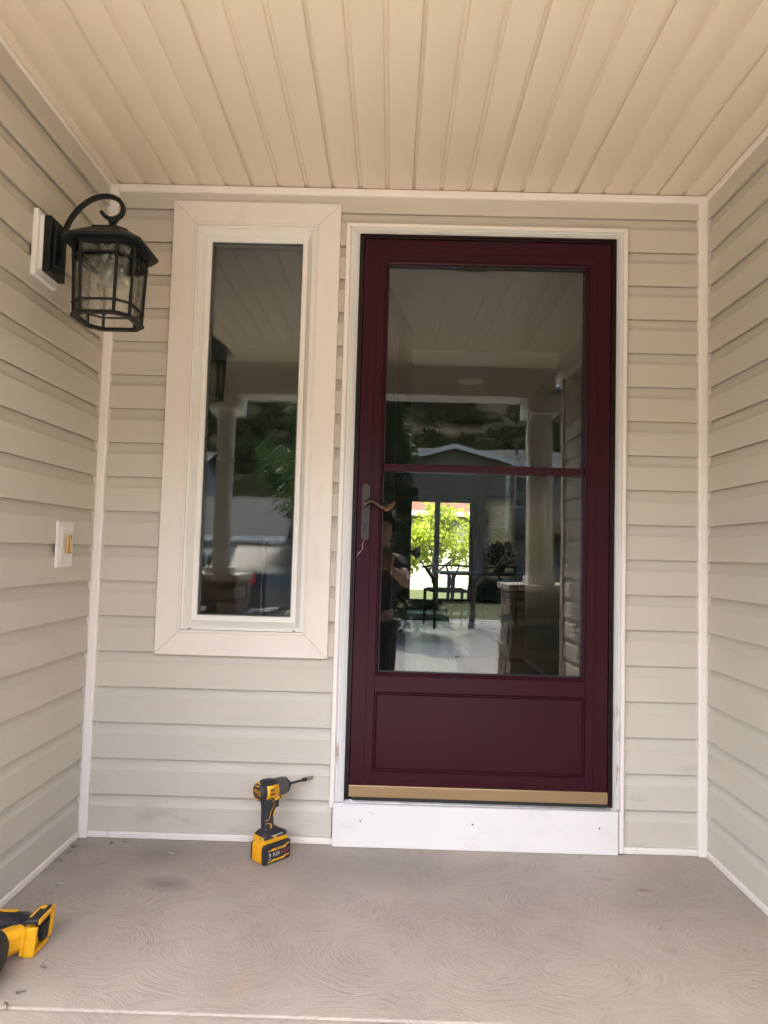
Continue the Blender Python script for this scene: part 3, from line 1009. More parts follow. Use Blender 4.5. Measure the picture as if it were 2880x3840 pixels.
def ripple():
    m = bpy.data.materials.new('rippled_glass')
    m.use_nodes = True
    t = m.node_tree
    t.nodes.clear()
    o = t.nodes.new('ShaderNodeOutputMaterial')
    tr = t.nodes.new('ShaderNodeBsdfTransparent')
    tr.inputs[0].default_value = (0.93, 0.94, 0.92, 1)
    re = t.nodes.new('ShaderNodeBsdfRefraction')
    re.inputs['IOR'].default_value = 1.16
    re.inputs['Roughness'].default_value = 0.03
    gl = t.nodes.new('ShaderNodeBsdfGlossy')
    gl.inputs['Roughness'].default_value = 0.06
    tc = t.nodes.new('ShaderNodeTexCoord')
    vo = t.nodes.new('ShaderNodeTexVoronoi')
    vo.feature = 'SMOOTH_F1'
    vo.inputs['Scale'].default_value = 42
    nz = t.nodes.new('ShaderNodeTexNoise')
    nz.inputs['Scale'].default_value = 28
    ad = t.nodes.new('ShaderNodeMath')
    ad.operation = 'ADD'
    bp = t.nodes.new('ShaderNodeBump')
    bp.inputs['Strength'].default_value = 1.0
    bp.inputs['Distance'].default_value = 0.007
    t.links.new(tc.outputs['Object'], vo.inputs['Vector'])
    t.links.new(tc.outputs['Object'], nz.inputs['Vector'])
    t.links.new(vo.outputs['Distance'], ad.inputs[0])
    t.links.new(nz.outputs['Fac'], ad.inputs[1])
    t.links.new(ad.outputs[0], bp.inputs['Height'])
    t.links.new(bp.outputs[0], re.inputs['Normal'])
    t.links.new(bp.outputs[0], gl.inputs['Normal'])
    m1 = t.nodes.new('ShaderNodeMixShader')
    m1.inputs[0].default_value = 0.5
    t.links.new(tr.outputs[0], m1.inputs[1])
    t.links.new(re.outputs[0], m1.inputs[2])
    m2 = t.nodes.new('ShaderNodeMixShader')
    m2.inputs[0].default_value = 0.09
    t.links.new(m1.outputs[0], m2.inputs[1])
    t.links.new(gl.outputs[0], m2.inputs[2])
    t.links.new(m2.outputs[0], o.inputs['Surface'])
    return m
M_RIPPLE = ripple()
a0, c0 = blerp(1.7152); a1, c1 = blerp(1.9138)
B0, B1 = octo(a0, c0, 1.7152), octo(a1, c1, 1.9138)
for i_ in range(8):
    p, q_ = Vector(B0[i_]), Vector(B1[i_])
    MB().tube([p, q_], 0.0050, 6).build('bar', M_BLACK, ln, True)
    j_ = (i_ + 1) % 8
    cen = Vector((LXC, LYC, 0))
    def ins(v, k=0.965):
        v = Vector(v)
        return Vector((cen.x + (v.x - cen.x) * k, cen.y + (v.y - cen.y) * k, v.z))
    quad = [ins(B0[i_]), ins(B0[j_]), ins(B1[j_]), ins(B1[i_])]
    quad2 = [ins(v, 0.945) for v in (B0[i_], B0[j_], B1[j_], B1[i_])]
    MB().loft([quad, quad2]).build('glass_panel', M_RIPPLE, ln, True)
    lo_, hi_ = [Vector(B0[n_]).lerp(Vector(B1[n_]), 0.865) for n_ in (i_, j_)], [Vector(B0[n_]).lerp(Vector(B1[n_]), 0.995) for n_ in (i_, j_)]
    MB().loft([[ins(lo_[0], 0.93), ins(lo_[1], 0.93), ins(hi_[1], 0.93), ins(hi_[0], 0.93)], [ins(lo_[0], 0.91), ins(lo_[1], 0.91), ins(hi_[1], 0.91), ins(hi_[0], 0.91)]]).build('gallery_shade_panel', M_BLACK, ln, True)  # black sheet behind the top panes, stands in for the roof's shadow
MB().lathe([(0.014, 1.912), (0.014, 1.888), (0.018, 1.884), (0.030, 1.862), (0.032, 1.846), (0.026, 1.828), (0.012, 1.814), (0.0, 1.811)], 20, (LXC, LYC, 0)).build('bulb', M_BULB, ln, True, smooth=True)
MB().lathe([(0.024, 1.914), (0.024, 1.893), (0.0145, 1.8925)], 16, (LXC, LYC, 0)).build('socket', M_BLACK, ln, True, smooth=True)

# ---------------------------------------------------------------- doorbell
DBY = -0.25
db = thing('doorbell', 'cream doorbell block with amber push plate on the siding', 'doorbell', (XL, DBY, 1.03))
mb = MB()
mb.loft([[(XL + 0.0005, DBY + a, 1.036 + b) for a, b in ((-0.058, -0.0765), (0.058, -0.0765), (0.058, 0.0765), (-0.058, 0.0765))],
         [(XL + 0.0055, DBY + a, 1.036 + b) for a, b in ((-0.058, -0.0765), (0.058, -0.0765), (0.058, 0.0765), (-0.058, 0.0765))],
         [(XL + 0.0085, DBY + a, 1.036 + b) for a, b in ((-0.050, -0.069), (0.050, -0.069), (0.050, 0.069), (-0.050, 0.069))]])
mb.build('block', M_BELLW, db, True, bev=0.0015)
box('block_panel', M_BELLW, db, XL + 0.0087, DBY - 0.038, 0.978, XL + 0.0115, DBY + 0.040, 1.094, bev=0.0015)
mb = MB()
mb.loft([[(XL + 0.0117, DBY + 0.014, 1.006), (XL + 0.0117, DBY + 0.014, 1.066), (XL + 0.0137, DBY + 0.0155, 1.066), (XL + 0.0137, DBY + 0.0155, 1.006)],
         [(XL + 0.0185, DBY - 0.018, 1.004), (XL + 0.0185, DBY - 0.018, 1.068), (XL + 0.0210, DBY - 0.0165, 1.068), (XL + 0.0210, DBY - 0.0165, 1.004)]])
mb.build('push_plate', M_BELL, db, True, bev=0.0012)
box('hinge', M_BRASS, db, XL + 0.0117, DBY + 0.0165, 1.004, XL + 0.0160, DBY + 0.0265, 1.068, bev=0.001)
MB().tube([(XL + 0.0175, DBY + 0.0155, 1.020), (XL + 0.0175, DBY + 0.0155, 1.052)], 0.0028, 8).build('hinge_barrel', M_BRASS, db, True)
for zc in (1.009, 1.063):
    MB().lathe([(0.0030, XL + 0.0161), (0.0026, XL + 0.0172), (0.0, XL + 0.0174)], 10, (0, DBY + 0.0215, zc), axis='x').build('hinge_screw', M_TGREY, db, True)

# ---------------------------------------------------------------- impact driver
dr = thing('impact_driver', 'yellow and black cordless impact driver standing on its battery', 'power tool', (-0.2305, -0.150, 0.0), radians(46))


def rrect(hx, hz, r, cx_=0.0, cz_=0.0, n=5):
    out = []
    for qx, qz, a0_ in ((1, 1, 0), (-1, 1, pi / 2), (-1, -1, pi), (1, -1, 3 * pi / 2)):
        for k in range(n + 1):
            a = a0_ + (pi / 2) * k / n
            out.append((cx_ + qx * (hx - r) + r * cos(a), cz_ + qz * (hz - r) + r * sin(a)))
    return out


bat = MB().prism(rrect(0.0560, 0.0325, 0.009, 0.0, 0.0335), -0.0265, 0.0265, lambda s, a, b: (a, s, b)).build('battery', M_YEL, dr, bev=0.0015)
top = [(-0.052, 0.0655), (0.056, 0.0655), (0.050, 0.0720), (0.030, 0.0800), (-0.052, 0.0800)]
MB().prism(top, -0.029, 0.029, lambda s, a, b: (a, s, b)).build('battery_top', M_YEL, bat, bev=0.0025)
for sy in (-1, 1):
    MB().loft([[(a, sy * 0.0266, b) for a, b in rrect(0.0575, 0.0318, 0.011, 0.001, 0.0325)],
               [(a, sy * 0.0330, b) for a, b in rrect(0.0575, 0.0318, 0.011, 0.001, 0.0325)],
               [(a, sy * 0.0355, b) for a, b in rrect(0.0550, 0.0293, 0.010, 0.001, 0.0325)]]).build('side_panel', M_TBLK, bat, bev=0.0006)
for r_ in range(5):
    for c_ in range(3):
        yy = -0.0165 + c_ * 0.0165
        zz = 0.0125 + r_ * 0.0098
        MB().box(-0.0590, yy - 0.0060, zz - 0.0033, -0.0555, yy + 0.0060, zz + 0.0033).build('grip_bump', M_YEL, bat, bev=0.0012)
for zz in (0.009, 0.049):
    MB().box(-0.0548, -0.0366, zz, -0.0440, -0.0340, zz + 0.0060).build('panel_notch', M_TBLK, bat, bev=0.001)
SIDE = lambda x, z, y=-0.0356: Matrix(((1, 0, 0, x), (0, 0, -1, y), (0, 1, 0, z), (0, 0, 0, 1)))


def side_poly(pts, m, name, y=-0.03565, th_=0.0004, parent=None):
    return MB().prism(pts, y, y - th_, lambda s, a, b: (a, s, b)).build(name, m, parent or bat)


side_poly([(-0.036, 0.0425), (-0.036, 0.0455), (-0.024, 0.0455), (-0.020, 0.0485), (0.034, 0.0485), (0.040, 0.0540), (0.053, 0.0540), (0.053, 0.0510), (0.043, 0.0510), (0.034, 0.0415), (-0.016, 0.0415), (-0.021, 0.0425)], M_YEL, 'stripe')
side_poly([(-0.036, 0.0065), (-0.036, 0.0095), (-0.022, 0.0095), (-0.016, 0.0140), (0.028, 0.0140), (0.032, 0.0170), (0.053, 0.0170), (0.053, 0.0140), (0.036, 0.0140), (0.030, 0.0075), (-0.014, 0.0075), (-0.019, 0.0065)], M_YEL, 'stripe')
text_mesh('lettering', 'DeWALT', 0.0088, M_PRINTK, bat, SIDE(0.010, 0.0450, -0.0361), 0.0002, xs=0.80)
text_mesh('lettering', 'FLEX', 0.0165, M_PRINTW, bat, SIDE(-0.0165, 0.0285, -0.0358), 0.0002, align='LEFT', xs=0.80)
text_mesh('lettering', 'VOLT', 0.0165, M_PRINTR, bat, SIDE(0.0145, 0.0285, -0.0358), 0.0002, align='LEFT', shear=0.2, xs=0.82)
text_mesh('lettering', '9', 0.0185, M_PRINTW, bat, SIDE(-0.0285, 0.0285, -0.0358), 0.0002)
text_mesh('lettering', 'AH', 0.0070, M_PRINTW, bat, SIDE(-0.0285, 0.0165, -0.0358), 0.0002)
text_mesh('lettering', '20V/60V', 0.0060, M_PRINTK, bat, SIDE(0.006, 0.0108, -0.0361), 0.0002)
# foot, handle, head
ft = MB().loft([[(a, b, 0.0795) for a, b in rrect(0.0480, 0.0300, 0.008, -0.002, 0)], [(a, b, 0.0900) for a, b in rrect(0.0480, 0.0300, 0.008, -0.002, 0)], [(a, b, 0.0985) for a, b in rrect(0.0380, 0.0245, 0.010, -0.006, 0)], [(a, b, 0.1040) for a, b in rrect(0.0245, 0.0180, 0.010, -0.014, 0)]]).build('foot', M_TBLK, dr, smooth=True, sharp=50)
MB().box(-0.0512, -0.0285, 0.0700, -0.0495, 0.0285, 0.0885).build('foot_back', M_YEL, ft, bev=0.002)
MB().lathe([(0.0045, -0.0513), (0.0045, -0.0522), (0.002, -0.0523), (0, -0.0515)], 12, (0, -0.012, 0.080), axis='x').build('foot_screw', M_STEEL, ft)
MB().box(-0.020, -0.0306, 0.0870, 0.026, -0.0296, 0.0895).build('charge_light', M_PRINTW, ft)
MB().box(-0.012, -0.0312, 0.0805, 0.000, -0.0300, 0.0860).build('battery_button', M_YEL, ft, bev=0.0006)
MB().box(0.010, -0.014, 0.0988, 0.030, 0.014, 0.1000).build('rating_label', M_YEL, ft, bev=0.0006)
hr = []
for z, cx_, hx, hy, r_ in ((0.098, -0.014, 0.0265, 0.0190, 0.012), (0.106, -0.015, 0.0215, 0.0165, 0.012), (0.130, -0.018, 0.0200, 0.0160, 0.012), (0.155, -0.018, 0.0205, 0.0165, 0.012), (0.172, -0.0135, 0.0245, 0.0170, 0.012), (0.188, -0.010, 0.0310, 0.0175, 0.012), (0.205, -0.008, 0.0370, 0.0185, 0.012), (0.216, -0.008, 0.0390, 0.0190, 0.012)):
    hr.append([(a, b, z) for a, b in rrect(hx, hy, r_, cx_, 0)])
hd = MB().loft(hr).build('handle', M_TBLK, dr, smooth=True, sharp=60)
for ln_ in ([(-0.036, 0.206), (-0.018, 0.205), (-0.006, 0.190), (-0.004, 0.180), (-0.012, 0.170), (-0.018, 0.158), (-0.022, 0.142), (-0.026, 0.138), (-0.037, 0.138)], [(-0.038, 0.128), (-0.023, 0.127), (-0.018, 0.120), (-0.017, 0.108)]):
    MB().tube([(x, -0.0172 + 0.0005 - max(0, z - 0.165) * 0.04, z) for x, z in crom(ln_, 4)], 0.0007, 5).build('seam_line', M_YEL, hd, smooth=True)
MB().prism([(-0.013, 0.108), (-0.016, 0.124), (-0.013, 0.126), (-0.010, 0.108)], -0.0160, -0.0176, lambda s, a, b: (a, s, b)).build('grip_flash', M_YEL, hd)
MB().prism([(-0.004, 0.142), (-0.007, 0.146), (-0.002, 0.166), (0.003, 0.168), (0.001, 0.156)], -0.0145, -0.0172, lambda s, a, b: (a, s, b)).build('grip_flash', M_YEL, hd)
MB().box(0.012, -0.0080, 0.168, 0.0245, 0.0080, 0.205).build('trigger', M_TBLK, dr, bev=0.003)
MB().prism([(-0.004, 0.196), (0.030, 0.200), (0.034, 0.212), (-0.006, 0.214)], -0.0192, 0.0192, lambda s, a, b: (a, s, b)).build('trigger_housing', M_YEL, dr, bev=0.002)
MB().lathe([(0.0040, -0.0193), (0.0040, -0.0205), (0.0, -0.0206)], 10, (0.020, 0, 0.206), axis='y').build('direction_button', M_TBLK, dr)
HZ = 0.2330
MB().lathe([(0.0, -0.0640), (0.0215, -0.0640), (0.0285, -0.0600), (0.0300, -0.0540), (0.0300, -0.0460), (0.0, -0.0455)], 28, (0, 0, HZ), axis='x').build('motor_cap', M_TBLK, dr, smooth=True, sharp=50)
hb = MB().lathe([(0.0, -0.0452), (0.0290, -0.0452), (0.0310, -0.0430), (0.0312, -0.0100), (0.0300, 0.0050), (0.0, 0.0052)], 28, (0, 0, HZ), axis='x').build('motor_housing', M_TBLK, dr, smooth=True, sharp=50)
# yellow side labels wrapped on the housing
for sy in (-1, 1):
    ring0, ring1 = [], []
    m_ = MB()
    for k in range(9):
        a = radians(-46 + 84 * k / 8)
        ring0.append((-0.0430, sy * 0.0318 * cos(a), HZ + 0.0318 * sin(a)))
        ring1.append((0.0045, sy * 0.0318 * cos(a), HZ + 0.0318 * sin(a)))
    m_.loft([ring0, ring1], cap=False, closed=False)
    lb = m_.build('side_label', M_YEL, dr, smooth=True)
    sm = lb.modifiers.new('thick', 'SOLIDIFY')
    sm.thickness = 0.0012
    sm.offset = 0
for z_, x0_, x1_, mm_ in ((0.2420, -0.033, -0.010, M_PRINTK), (0.2385, -0.033, -0.014, M_PRINTK), (0.2350, -0.033, -0.012, M_PRINTK), (0.2305, -0.033, -0.020, M_PRINTR), (0.2270, -0.033, -0.010, M_PRINTK), (0.2235, -0.033, -0.013, M_PRINTK)):
    MB().box(x0_, -0.03285, z_ - 0.0010, x1_, -0.0310, z_ + 0.0010).build('label_print', mm_, hb)
# accents on the motor cap
for zz, hw_ in ((0.0195, 0.012), (-0.0215, 0.011)):
    MB().box(-0.0652, -hw_, HZ + zz - 0.0018, -0.0600, hw_, HZ + zz + 0.0018).build('cap_flash', M_YEL, dr, bev=0.001)
mb = MB()
for k_ in range(2):
    pass
fr_ = MB()
fr_.box(-0.0662, -0.0190, HZ - 0.0085, -0.0640, 0.0190, HZ - 0.0070).box(-0.0662, -0.0190, HZ + 0.0060, -0.0640, 0.0190, HZ + 0.0075)
MB().box(-0.0658, -0.0195, HZ - 0.0085, -0.0642, 0.0195, HZ + 0.0080).build('name_plate', M_YEL, dr, bev=0.001)
MB().box(-0.0664, -0.0180, HZ - 0.0070, -0.0650, 0.0180, HZ + 0.0065).build('name_plate_face', M_PRINTK, dr, bev=0.001)
REAR = Matrix(((0, 0, -1, -0.0666), (-1, 0, 0, 0), (0, 1, 0, HZ + 0.0008), (0, 0, 0, 1)))
text_mesh('lettering', 'BRUSHLESS', 0.0062, M_YEL, dr, REAR, 0.0002)
MB().prism([(-0.050, HZ + 0.0285), (-0.040, HZ + 0.0345), (-0.008, HZ + 0.0335), (0.004, HZ + 0.029)], -0.012, 0.012, lambda s, a, b: (a, s, b)).build('top_ridge', M_TBLK, dr, bev=0.002)
MB().tube([(-0.060, -0.011, HZ + 0.0265), (-0.061, -0.004, HZ + 0.0305), (-0.061, 0.004, HZ + 0.0305), (-0.060, 0.011, HZ + 0.0265)], 0.0020, 6).build('ridge_flash', M_YEL, dr)
MB().lathe([(0.0, 0.0053), (0.0295, 0.0053), (0.0300, 0.0100), (0.0295, 0.0400), (0.0270, 0.0480), (0.0, 0.0482)], 28, (0, 0, HZ), axis='x').build('gear_case', M_TGREY, dr, smooth=True, sharp=50)
MB().lathe([(0.0, 0.0483), (0.0275, 0.0483), (0.0265, 0.0540), (0.0180, 0.0590), (0.0135, 0.0640), (0.0120, 0.0700), (0.0, 0.0705)], 24, (0, 0, HZ), axis='x').build('nose', M_TBLK, dr, smooth=True, sharp=40)
MB().lathe([(0.0, 0.0706), (0.0042, 0.0706), (0.0042, 0.1290), (0.0, 0.1291)], 10, (0, 0, HZ), axis='x').build('bit_shaft', M_TBLK, dr, smooth=True, sharp=40)
MB().lathe([(0.0, 0.1292), (0.0066, 0.1292), (0.0066, 0.1440), (0.0, 0.1441)], 14, (0, 0, HZ), axis='x').build('bit_collar', M_TBLK, dr, smooth=True, sharp=40)
MB().lathe([(0.0, 0.1442), (0.0058, 0.1442), (0.0056, 0.1690), (0.0030, 0.1760), (0.0012, 0.1800), (0.0, 0.1802)], 12, (0, 0, HZ), axis='x').build('bit', M_STEEL, dr, smooth=True, sharp=40)

# ---------------------------------------------------------------- second tool at the edge of the slab (lying on its side, no battery)
sw = thing('cordless_saw', 'yellow and black cordless saw lying on its side with empty battery foot', 'power tool', (-0.79, -0.74, 0.0))
G = lambda *a: None
# main body along y, boot towards the camera side
bdy = MB()
rings = []
for y, x, r_ in ((-0.655, -0.915, 0.022), (-0.672, -0.905, 0.036), (-0.700, -0.888, 0.042), (-0.735, -0.862, 0.044), (-0.765, -0.836, 0.045), (-0.795, -0.812, 0.046), (-0.803, -0.808, 0.042)):
    rings.append([(x + r_ * 1.05 * cos(2 * pi * k / 20), y + 0.45 * r_ * cos(2 * pi * k / 20), 0.047 + r_ * sin(2 * pi * k / 20)) for k in range(20)])
bdy.loft(rings).build('body', M_YEL, sw, True, smooth=True, sharp=60)
rings = []
for y, x, r_ in ((-0.776, -0.802, 0.0440), (-0.790, -0.797, 0.0475), (-0.815, -0.788, 0.0490), (-0.850, -0.778, 0.0485), (-0.900, -0.772, 0.0455), (-0.940, -0.772, 0.0410), (-0.960, -0.774, 0.0340)):
    rings.append([(x + r_ * 1.05 * cos(2 * pi * k / 24), y + 0.30 * r_ * cos(2 * pi * k / 24), 0.0495 + r_ * sin(2 * pi * k / 24)) for k in range(24)])
MB().loft(rings).build('rubber_boot', mat('boot_rubber', (0.018, 0.019, 0.022), rough=0.62, var=0.4, vscale=25, bump=0.3, bscale=60), sw, True, smooth=True, sharp=60)
for k in range(4):
    x = -0.878 + k * 0.015
    box('vent_slot', M_PRINTK, sw, x, -0.738 - k * 0.006, 0.086, x + 0.009, -0.728 - k * 0.006, 0.0915, bev=0.001)
DOWN = lambda x, y, z, a: Matrix.Translation((x, y, z)) @ Matrix.Rotation(a, 4, 'Z')
xr_o = text_mesh('lettering', 'XR', 0.026, M_PRINTK, sw, DOWN(-0.825 + 0.79, -0.760 + 0.74, 0.0906, radians(35)), 0.0006)
# black rubber grip between body and foot
rings = []
for x, y, r_, zc in ((-0.900, -0.692, 0.028, 0.056), (-0.855, -0.690, 0.0290, 0.058), (-0.820, -0.686, 0.0280, 0.058), (-0.790, -0.684, 0.0275, 0.057), (-0.760, -0.684, 0.0260, 0.054), (-0.738, -0.686, 0.0290, 0.050)):
    rings.append([(x, y + r_ * cos(2 * pi * k / 18), zc + r_ * 0.95 * sin(2 * pi * k / 18)) for k in range(18)])
MB().loft(rings).build('grip', M_TBLK, sw, True, smooth=True, sharp=60)
for k in range(13):
    x = -0.822 + k * 0.0058
    ring = [(x, -0.6855 + 0.0285 * cos(2 * pi * j / 16), 0.0572 + 0.0272 * sin(2 * pi * j / 16)) for j in range(16)]
    MB().tube(ring + ring[:1], 0.0010, 4).build('grip_rib', M_TBLK, sw, True)
MB().prism([(-0.835, -0.668), (-0.800, -0.664), (-0.780, -0.6650), (-0.790, -0.672), (-0.815, -0.674)], 0.0780, 0.0868, lambda s, a, b: (a, b - 0.008, s)).build('grip_flash', M_YEL, sw, True)
MB().box(-0.905, -0.722, 0.030, -0.855, -0.700, 0.0880).build('trigger_block', M_YEL, sw, True, bev=0.008)
# yellow brace from the body to the foot
rings = []
for x, y, w_, h_ in ((-0.800, -0.790, 0.028, 0.036), (-0.782, -0.765, 0.026, 0.036), (-0.762, -0.735, 0.023, 0.034), (-0.745, -0.716, 0.020, 0.031)):
    d = Vector((0.055, 0.074, 0)).normalized()
    n_ = Vector((d.y, -d.x, 0))
    rings.append([tuple(Vector((x, y, 0.043)) + n_ * (w_ * c1_) + Vector((0, 0, h_ * c2_))) for c1_, c2_ in ((1, -0.45), (1, 0.45), (0.55, 0.9), (-0.55, 0.9), (-1, 0.45), (-1, -0.45), (-0.55, -0.9), (0.55, -0.9))])
MB().loft(rings).build('brace', M_YEL, sw, True, bev=0.003)
# battery foot: black upper half, yellow rim, open slot
fo = MB()
fx0, fx1 = -0.742, -0.704
ang = radians(8)
def footp(x, y, z):
    # lean the foot a little
    return (x + 0.10 * (z - 0.04), y + 0.15 * (x + 0.72), z)
def fbox_(x0, y0, z0, x1, y1, z1, name, m, bev=0.002):
    b_ = MB().box(x0, y0, z0, x1, y1, z1)
    b_.v = [footp(*p) for p in b_.v]
    return b_.build(name, m, sw, True, bev=bev)
fbox_(fx0, -0.7275, 0.0765, fx1 - 0.004, -0.645, 0.090, 'foot_shell', M_TBLK, 0.006)
fbox_(fx0, -0.656, 0.010, fx1 - 0.006, -0.642, 0.0763, 'foot_shell', M_TBLK, 0.004)
fbox_(fx1 - 0.0038, -0.727, 0.076, fx1 + 0.001, -0.642, 0.090, 'foot_rim', M_YEL, 0.002)
fbox_(fx1 - 0.0058, -0.655, 0.010, fx1 + 0.001, -0.641, 0.0755, 'foot_rim', M_YEL, 0.002)
fbox_(fx0 + 0.012, -0.738, 0.001, fx1, -0.728, 0.074, 'foot_rim', M_YEL, 0.003)
fbox_(fx0 + 0.012, -0.727, 0.001, fx1 + 0.001, -0.656, 0.010, 'foot_rim', M_YEL, 0.003)
fbox_(fx0 + 0.002, -0.737, 0.004, fx0 + 0.0115, -0.652, 0.072, 'foot_base', M_YEL, 0.003)
fbox_(fx0 + 0.014, -0.688, 0.016, fx1 - 0.002, -0.660, 0.060, 'terminal_block', M_RUBBER, 0.002)
fbox_(fx0 + 0.016, -0.722, 0.014, fx1 - 0.010, -0.694, 0.030, 'slide_rail', M_YEL, 0.002)
fbox_(fx1 - 0.030, -0.672, 0.0902, fx1 - 0.014, -0.655, 0.0920, 'release_button', M_YEL, 0.001)
fbox_(fx0 + 0.006, -0.715, 0.0902, fx0 + 0.012, -0.664, 0.0914, 'foot_flash', M_YEL, 0.0005)

sw.location.x -= 0.014
sw.location.y -= 0.022
# ---------------------------------------------------------------- loose screws
scr = MB()
scr.lathe([(0.0, 0.0), (0.0042, 0.0003), (0.0043, 0.0012), (0.0022, 0.0042), (0.0017, 0.006), (0.0017, 0.018), (0.0002, 0.0225), (0.0, 0.0226)], 10, (0, 0, 0.0043), axis='x')
for k in range(5):
    a = 0.0075 + k * 0.0024
    scr.tube([(a + 0.0008 * cos(t_), 0.0021 * sin(t_ * 1.0), 0.0043 + 0.0021 * cos(t_)) for t_ in [2 * pi * j / 8 for j in range(9)]], 0.0004, 4)
s0 = scr.build('screw', M_STEEL, None, smooth=True, sharp=40)
spots = [(-0.918, -0.045, 200, 'small steel screw in the corner where two base trims meet'), (-0.914, -0.120, 60, 'small steel screw beside the lantern-wall base trim, next to the corner'),
         (-0.908, -0.145, 250, 'small steel screw against the lantern-wall base trim, second of a close pair'), (-0.905, -0.222, 140, 'small steel screw by the lantern-wall base trim, alone past a close pair'),
         (-0.842, -0.380, 10, 'small steel screw alone on the slab, closest to the yellow saw grip'), (-0.798, -0.068, 280, 'small steel screw upright by the back base trim'),
         (-0.760, -0.060, 30, 'small steel screw flat by the back base trim'), (-0.578, -0.142, 5, 'small steel screw on the dark damp patch under the window'),
         (-0.684, -0.790, 330, 'small steel screw beside the saw boot, pointing away'), (-0.690, -0.898, 35, 'dark screw beyond the saw boot before the slab joint'), (-0.690, -0.938, 300, 'small bright screw on the edge of the slab joint')]
for i, (x, y, a, lab) in enumerate(spots):
    o = s0 if i == 0 else s0.copy()
    if i:
        COL.objects.link(o)
    o.location = (x, y, 0.0001)
    o.rotation_euler = (radians(random.uniform(0, 360)) * 0, radians(5), radians(a))
    o.location.z = 0.0012
    tag(o, lab, 'screw', 'loose screws on the slab')


# ================================================================ outside: ground, road, hill
def smooth01(a, b, x):
    t_ = min(max((x - a) / (b - a), 0), 1)
    return t_ * t_ * (3 - 2 * t_)


def hsh(i, j):
    n = sin(i * 127.1 + j * 311.7) * 43758.5453
    return n - math.floor(n)


def vnoise(x, y):
    i, j = math.floor(x), math.floor(y)
    u, v = x - i, y - j
    u, v = u * u * (3 - 2 * u), v * v * (3 - 2 * v)
    return (hsh(i, j) * (1 - u) + hsh(i + 1, j) * u) * (1 - v) + (hsh(i, j + 1) * (1 - u) + hsh(i + 1, j + 1) * u) * v


def gz(x, y):
    z = -0.43
    z -= 0.95 * smooth01(-2.0, -6.5, x) * smooth01(-11, -19, y)
    z -= 0.22 * smooth01(-12, -22, y)
    z += 0.33 * smooth01(5, 8.2, y)
    return z


def hill_z(x, y):
    d = -y - 48
    if d <= 0:
        return -1.6
    z = -1.6 + 3.0 * smooth01(0, 25, d) + 11 * smooth01(20, 90, d) + 44 * smooth01(70, 200, d)
    z += (vnoise(x * 0.03, y * 0.03) - 0.5) * 14 * smooth01(60, 150, d) + (vnoise(x * 0.09 + 7, y * 0.09) - 0.5) * 5 * smooth01(40, 120, d)
    return z


def grid_mesh(xs, ys, fn):
    m_ = MB()
    nx = len(xs)
    m_.v = [(x, y, fn(x, y)) for y in ys for x in xs]
    m_.f = [(j * nx + i, j * nx + i + 1, (j + 1) * nx + i + 1, (j + 1) * nx + i) for j in range(len(ys) - 1) for i in range(nx - 1)]
    return m_


M_LAWN = mat('lawn', (0.070, 0.085, 0.028), rough=0.95, var=0.35, vscale=3.0, bump=0.5, bscale=60)
M_DRIVE = mat('driveway_concrete', (0.33, 0.315, 0.29), rough=0.85, var=0.10, vscale=1.2, bump=0.2, bscale=60)
M_ASPH = mat('asphalt', (0.055, 0.054, 0.053), rough=0.9, var=0.15, vscale=3, bump=0.3, bscale=90)
M_MULCH = mat('mulch', (0.17, 0.10, 0.075), rough=0.95, var=0.5, vscale=14, bump=0.8, bscale=30)
xs = [-600, -300, -150, -80, -40] + [-30 + 1.5 * i for i in range(41)] + [40, 80, 150, 300, 600]
ys = [-600, -300, -150, -80, -55] + [-50 + 1.5 * i for i in range(66)] + [60, 90, 150, 300, 600]
gd = grid_mesh(xs, ys, gz).build('ground', M_LAWN, None, smooth=True)
tag(gd, 'short green lawn around the houses', None, kind='structure')


def sheet(name, m, x0, x1, y0, y1, dz, lab=None, step=1.0):
    nx, ny = max(2, int((x1 - x0) / step) + 1), max(2, int((y1 - y0) / step) + 1)
    m_ = grid_mesh([x0 + (x1 - x0) * i / (nx - 1) for i in range(nx)], [y0 + (y1 - y0) * i / (ny - 1) for i in range(ny)], lambda x, y: gz(x, y) + dz)
    return tag(m_.build(name, m, None, smooth=True), lab, None, kind='structure')


sheet('driveway', M_DRIVE, -14, 11, -13.2, -5.2, 0.05, 'pale concrete drive court in front of the porch')
sheet('mulch_bed', M_MULCH, -1.0, 8.5, -25.2, -23.2, 0.06, 'brown mulch bed below the two-storey house')
sheet('driveway', M_DRIVE, -13, -2.6, -22.0, -13.19, 0.054, 'pale concrete drive leading to the garages')

M_HILL = mat('dry_hillside', (0.105, 0.084, 0.054), rough=1.0, spec=0.0, var=0.35, vscale=0.06)
add_marks(M_HILL, (0.016, 0.020, 0.010), 0.055, 0.40, 0.50, (1, 1, 1), seed=1)
add_marks(M_HILL, (0.060, 0.052, 0.046), 0.12, 0.58, 0.68, (1, 1, 1), seed=21)
xs = [-330 + 9 * i for i in range(75)]
ys = [-330 + 6 * i for i in range(48)]
hl = grid_mesh(xs, ys, hill_z).build('hillside', M_HILL, None, smooth=True)
tag(hl, 'dry grass hillside with dark scrub', None, kind='structure')


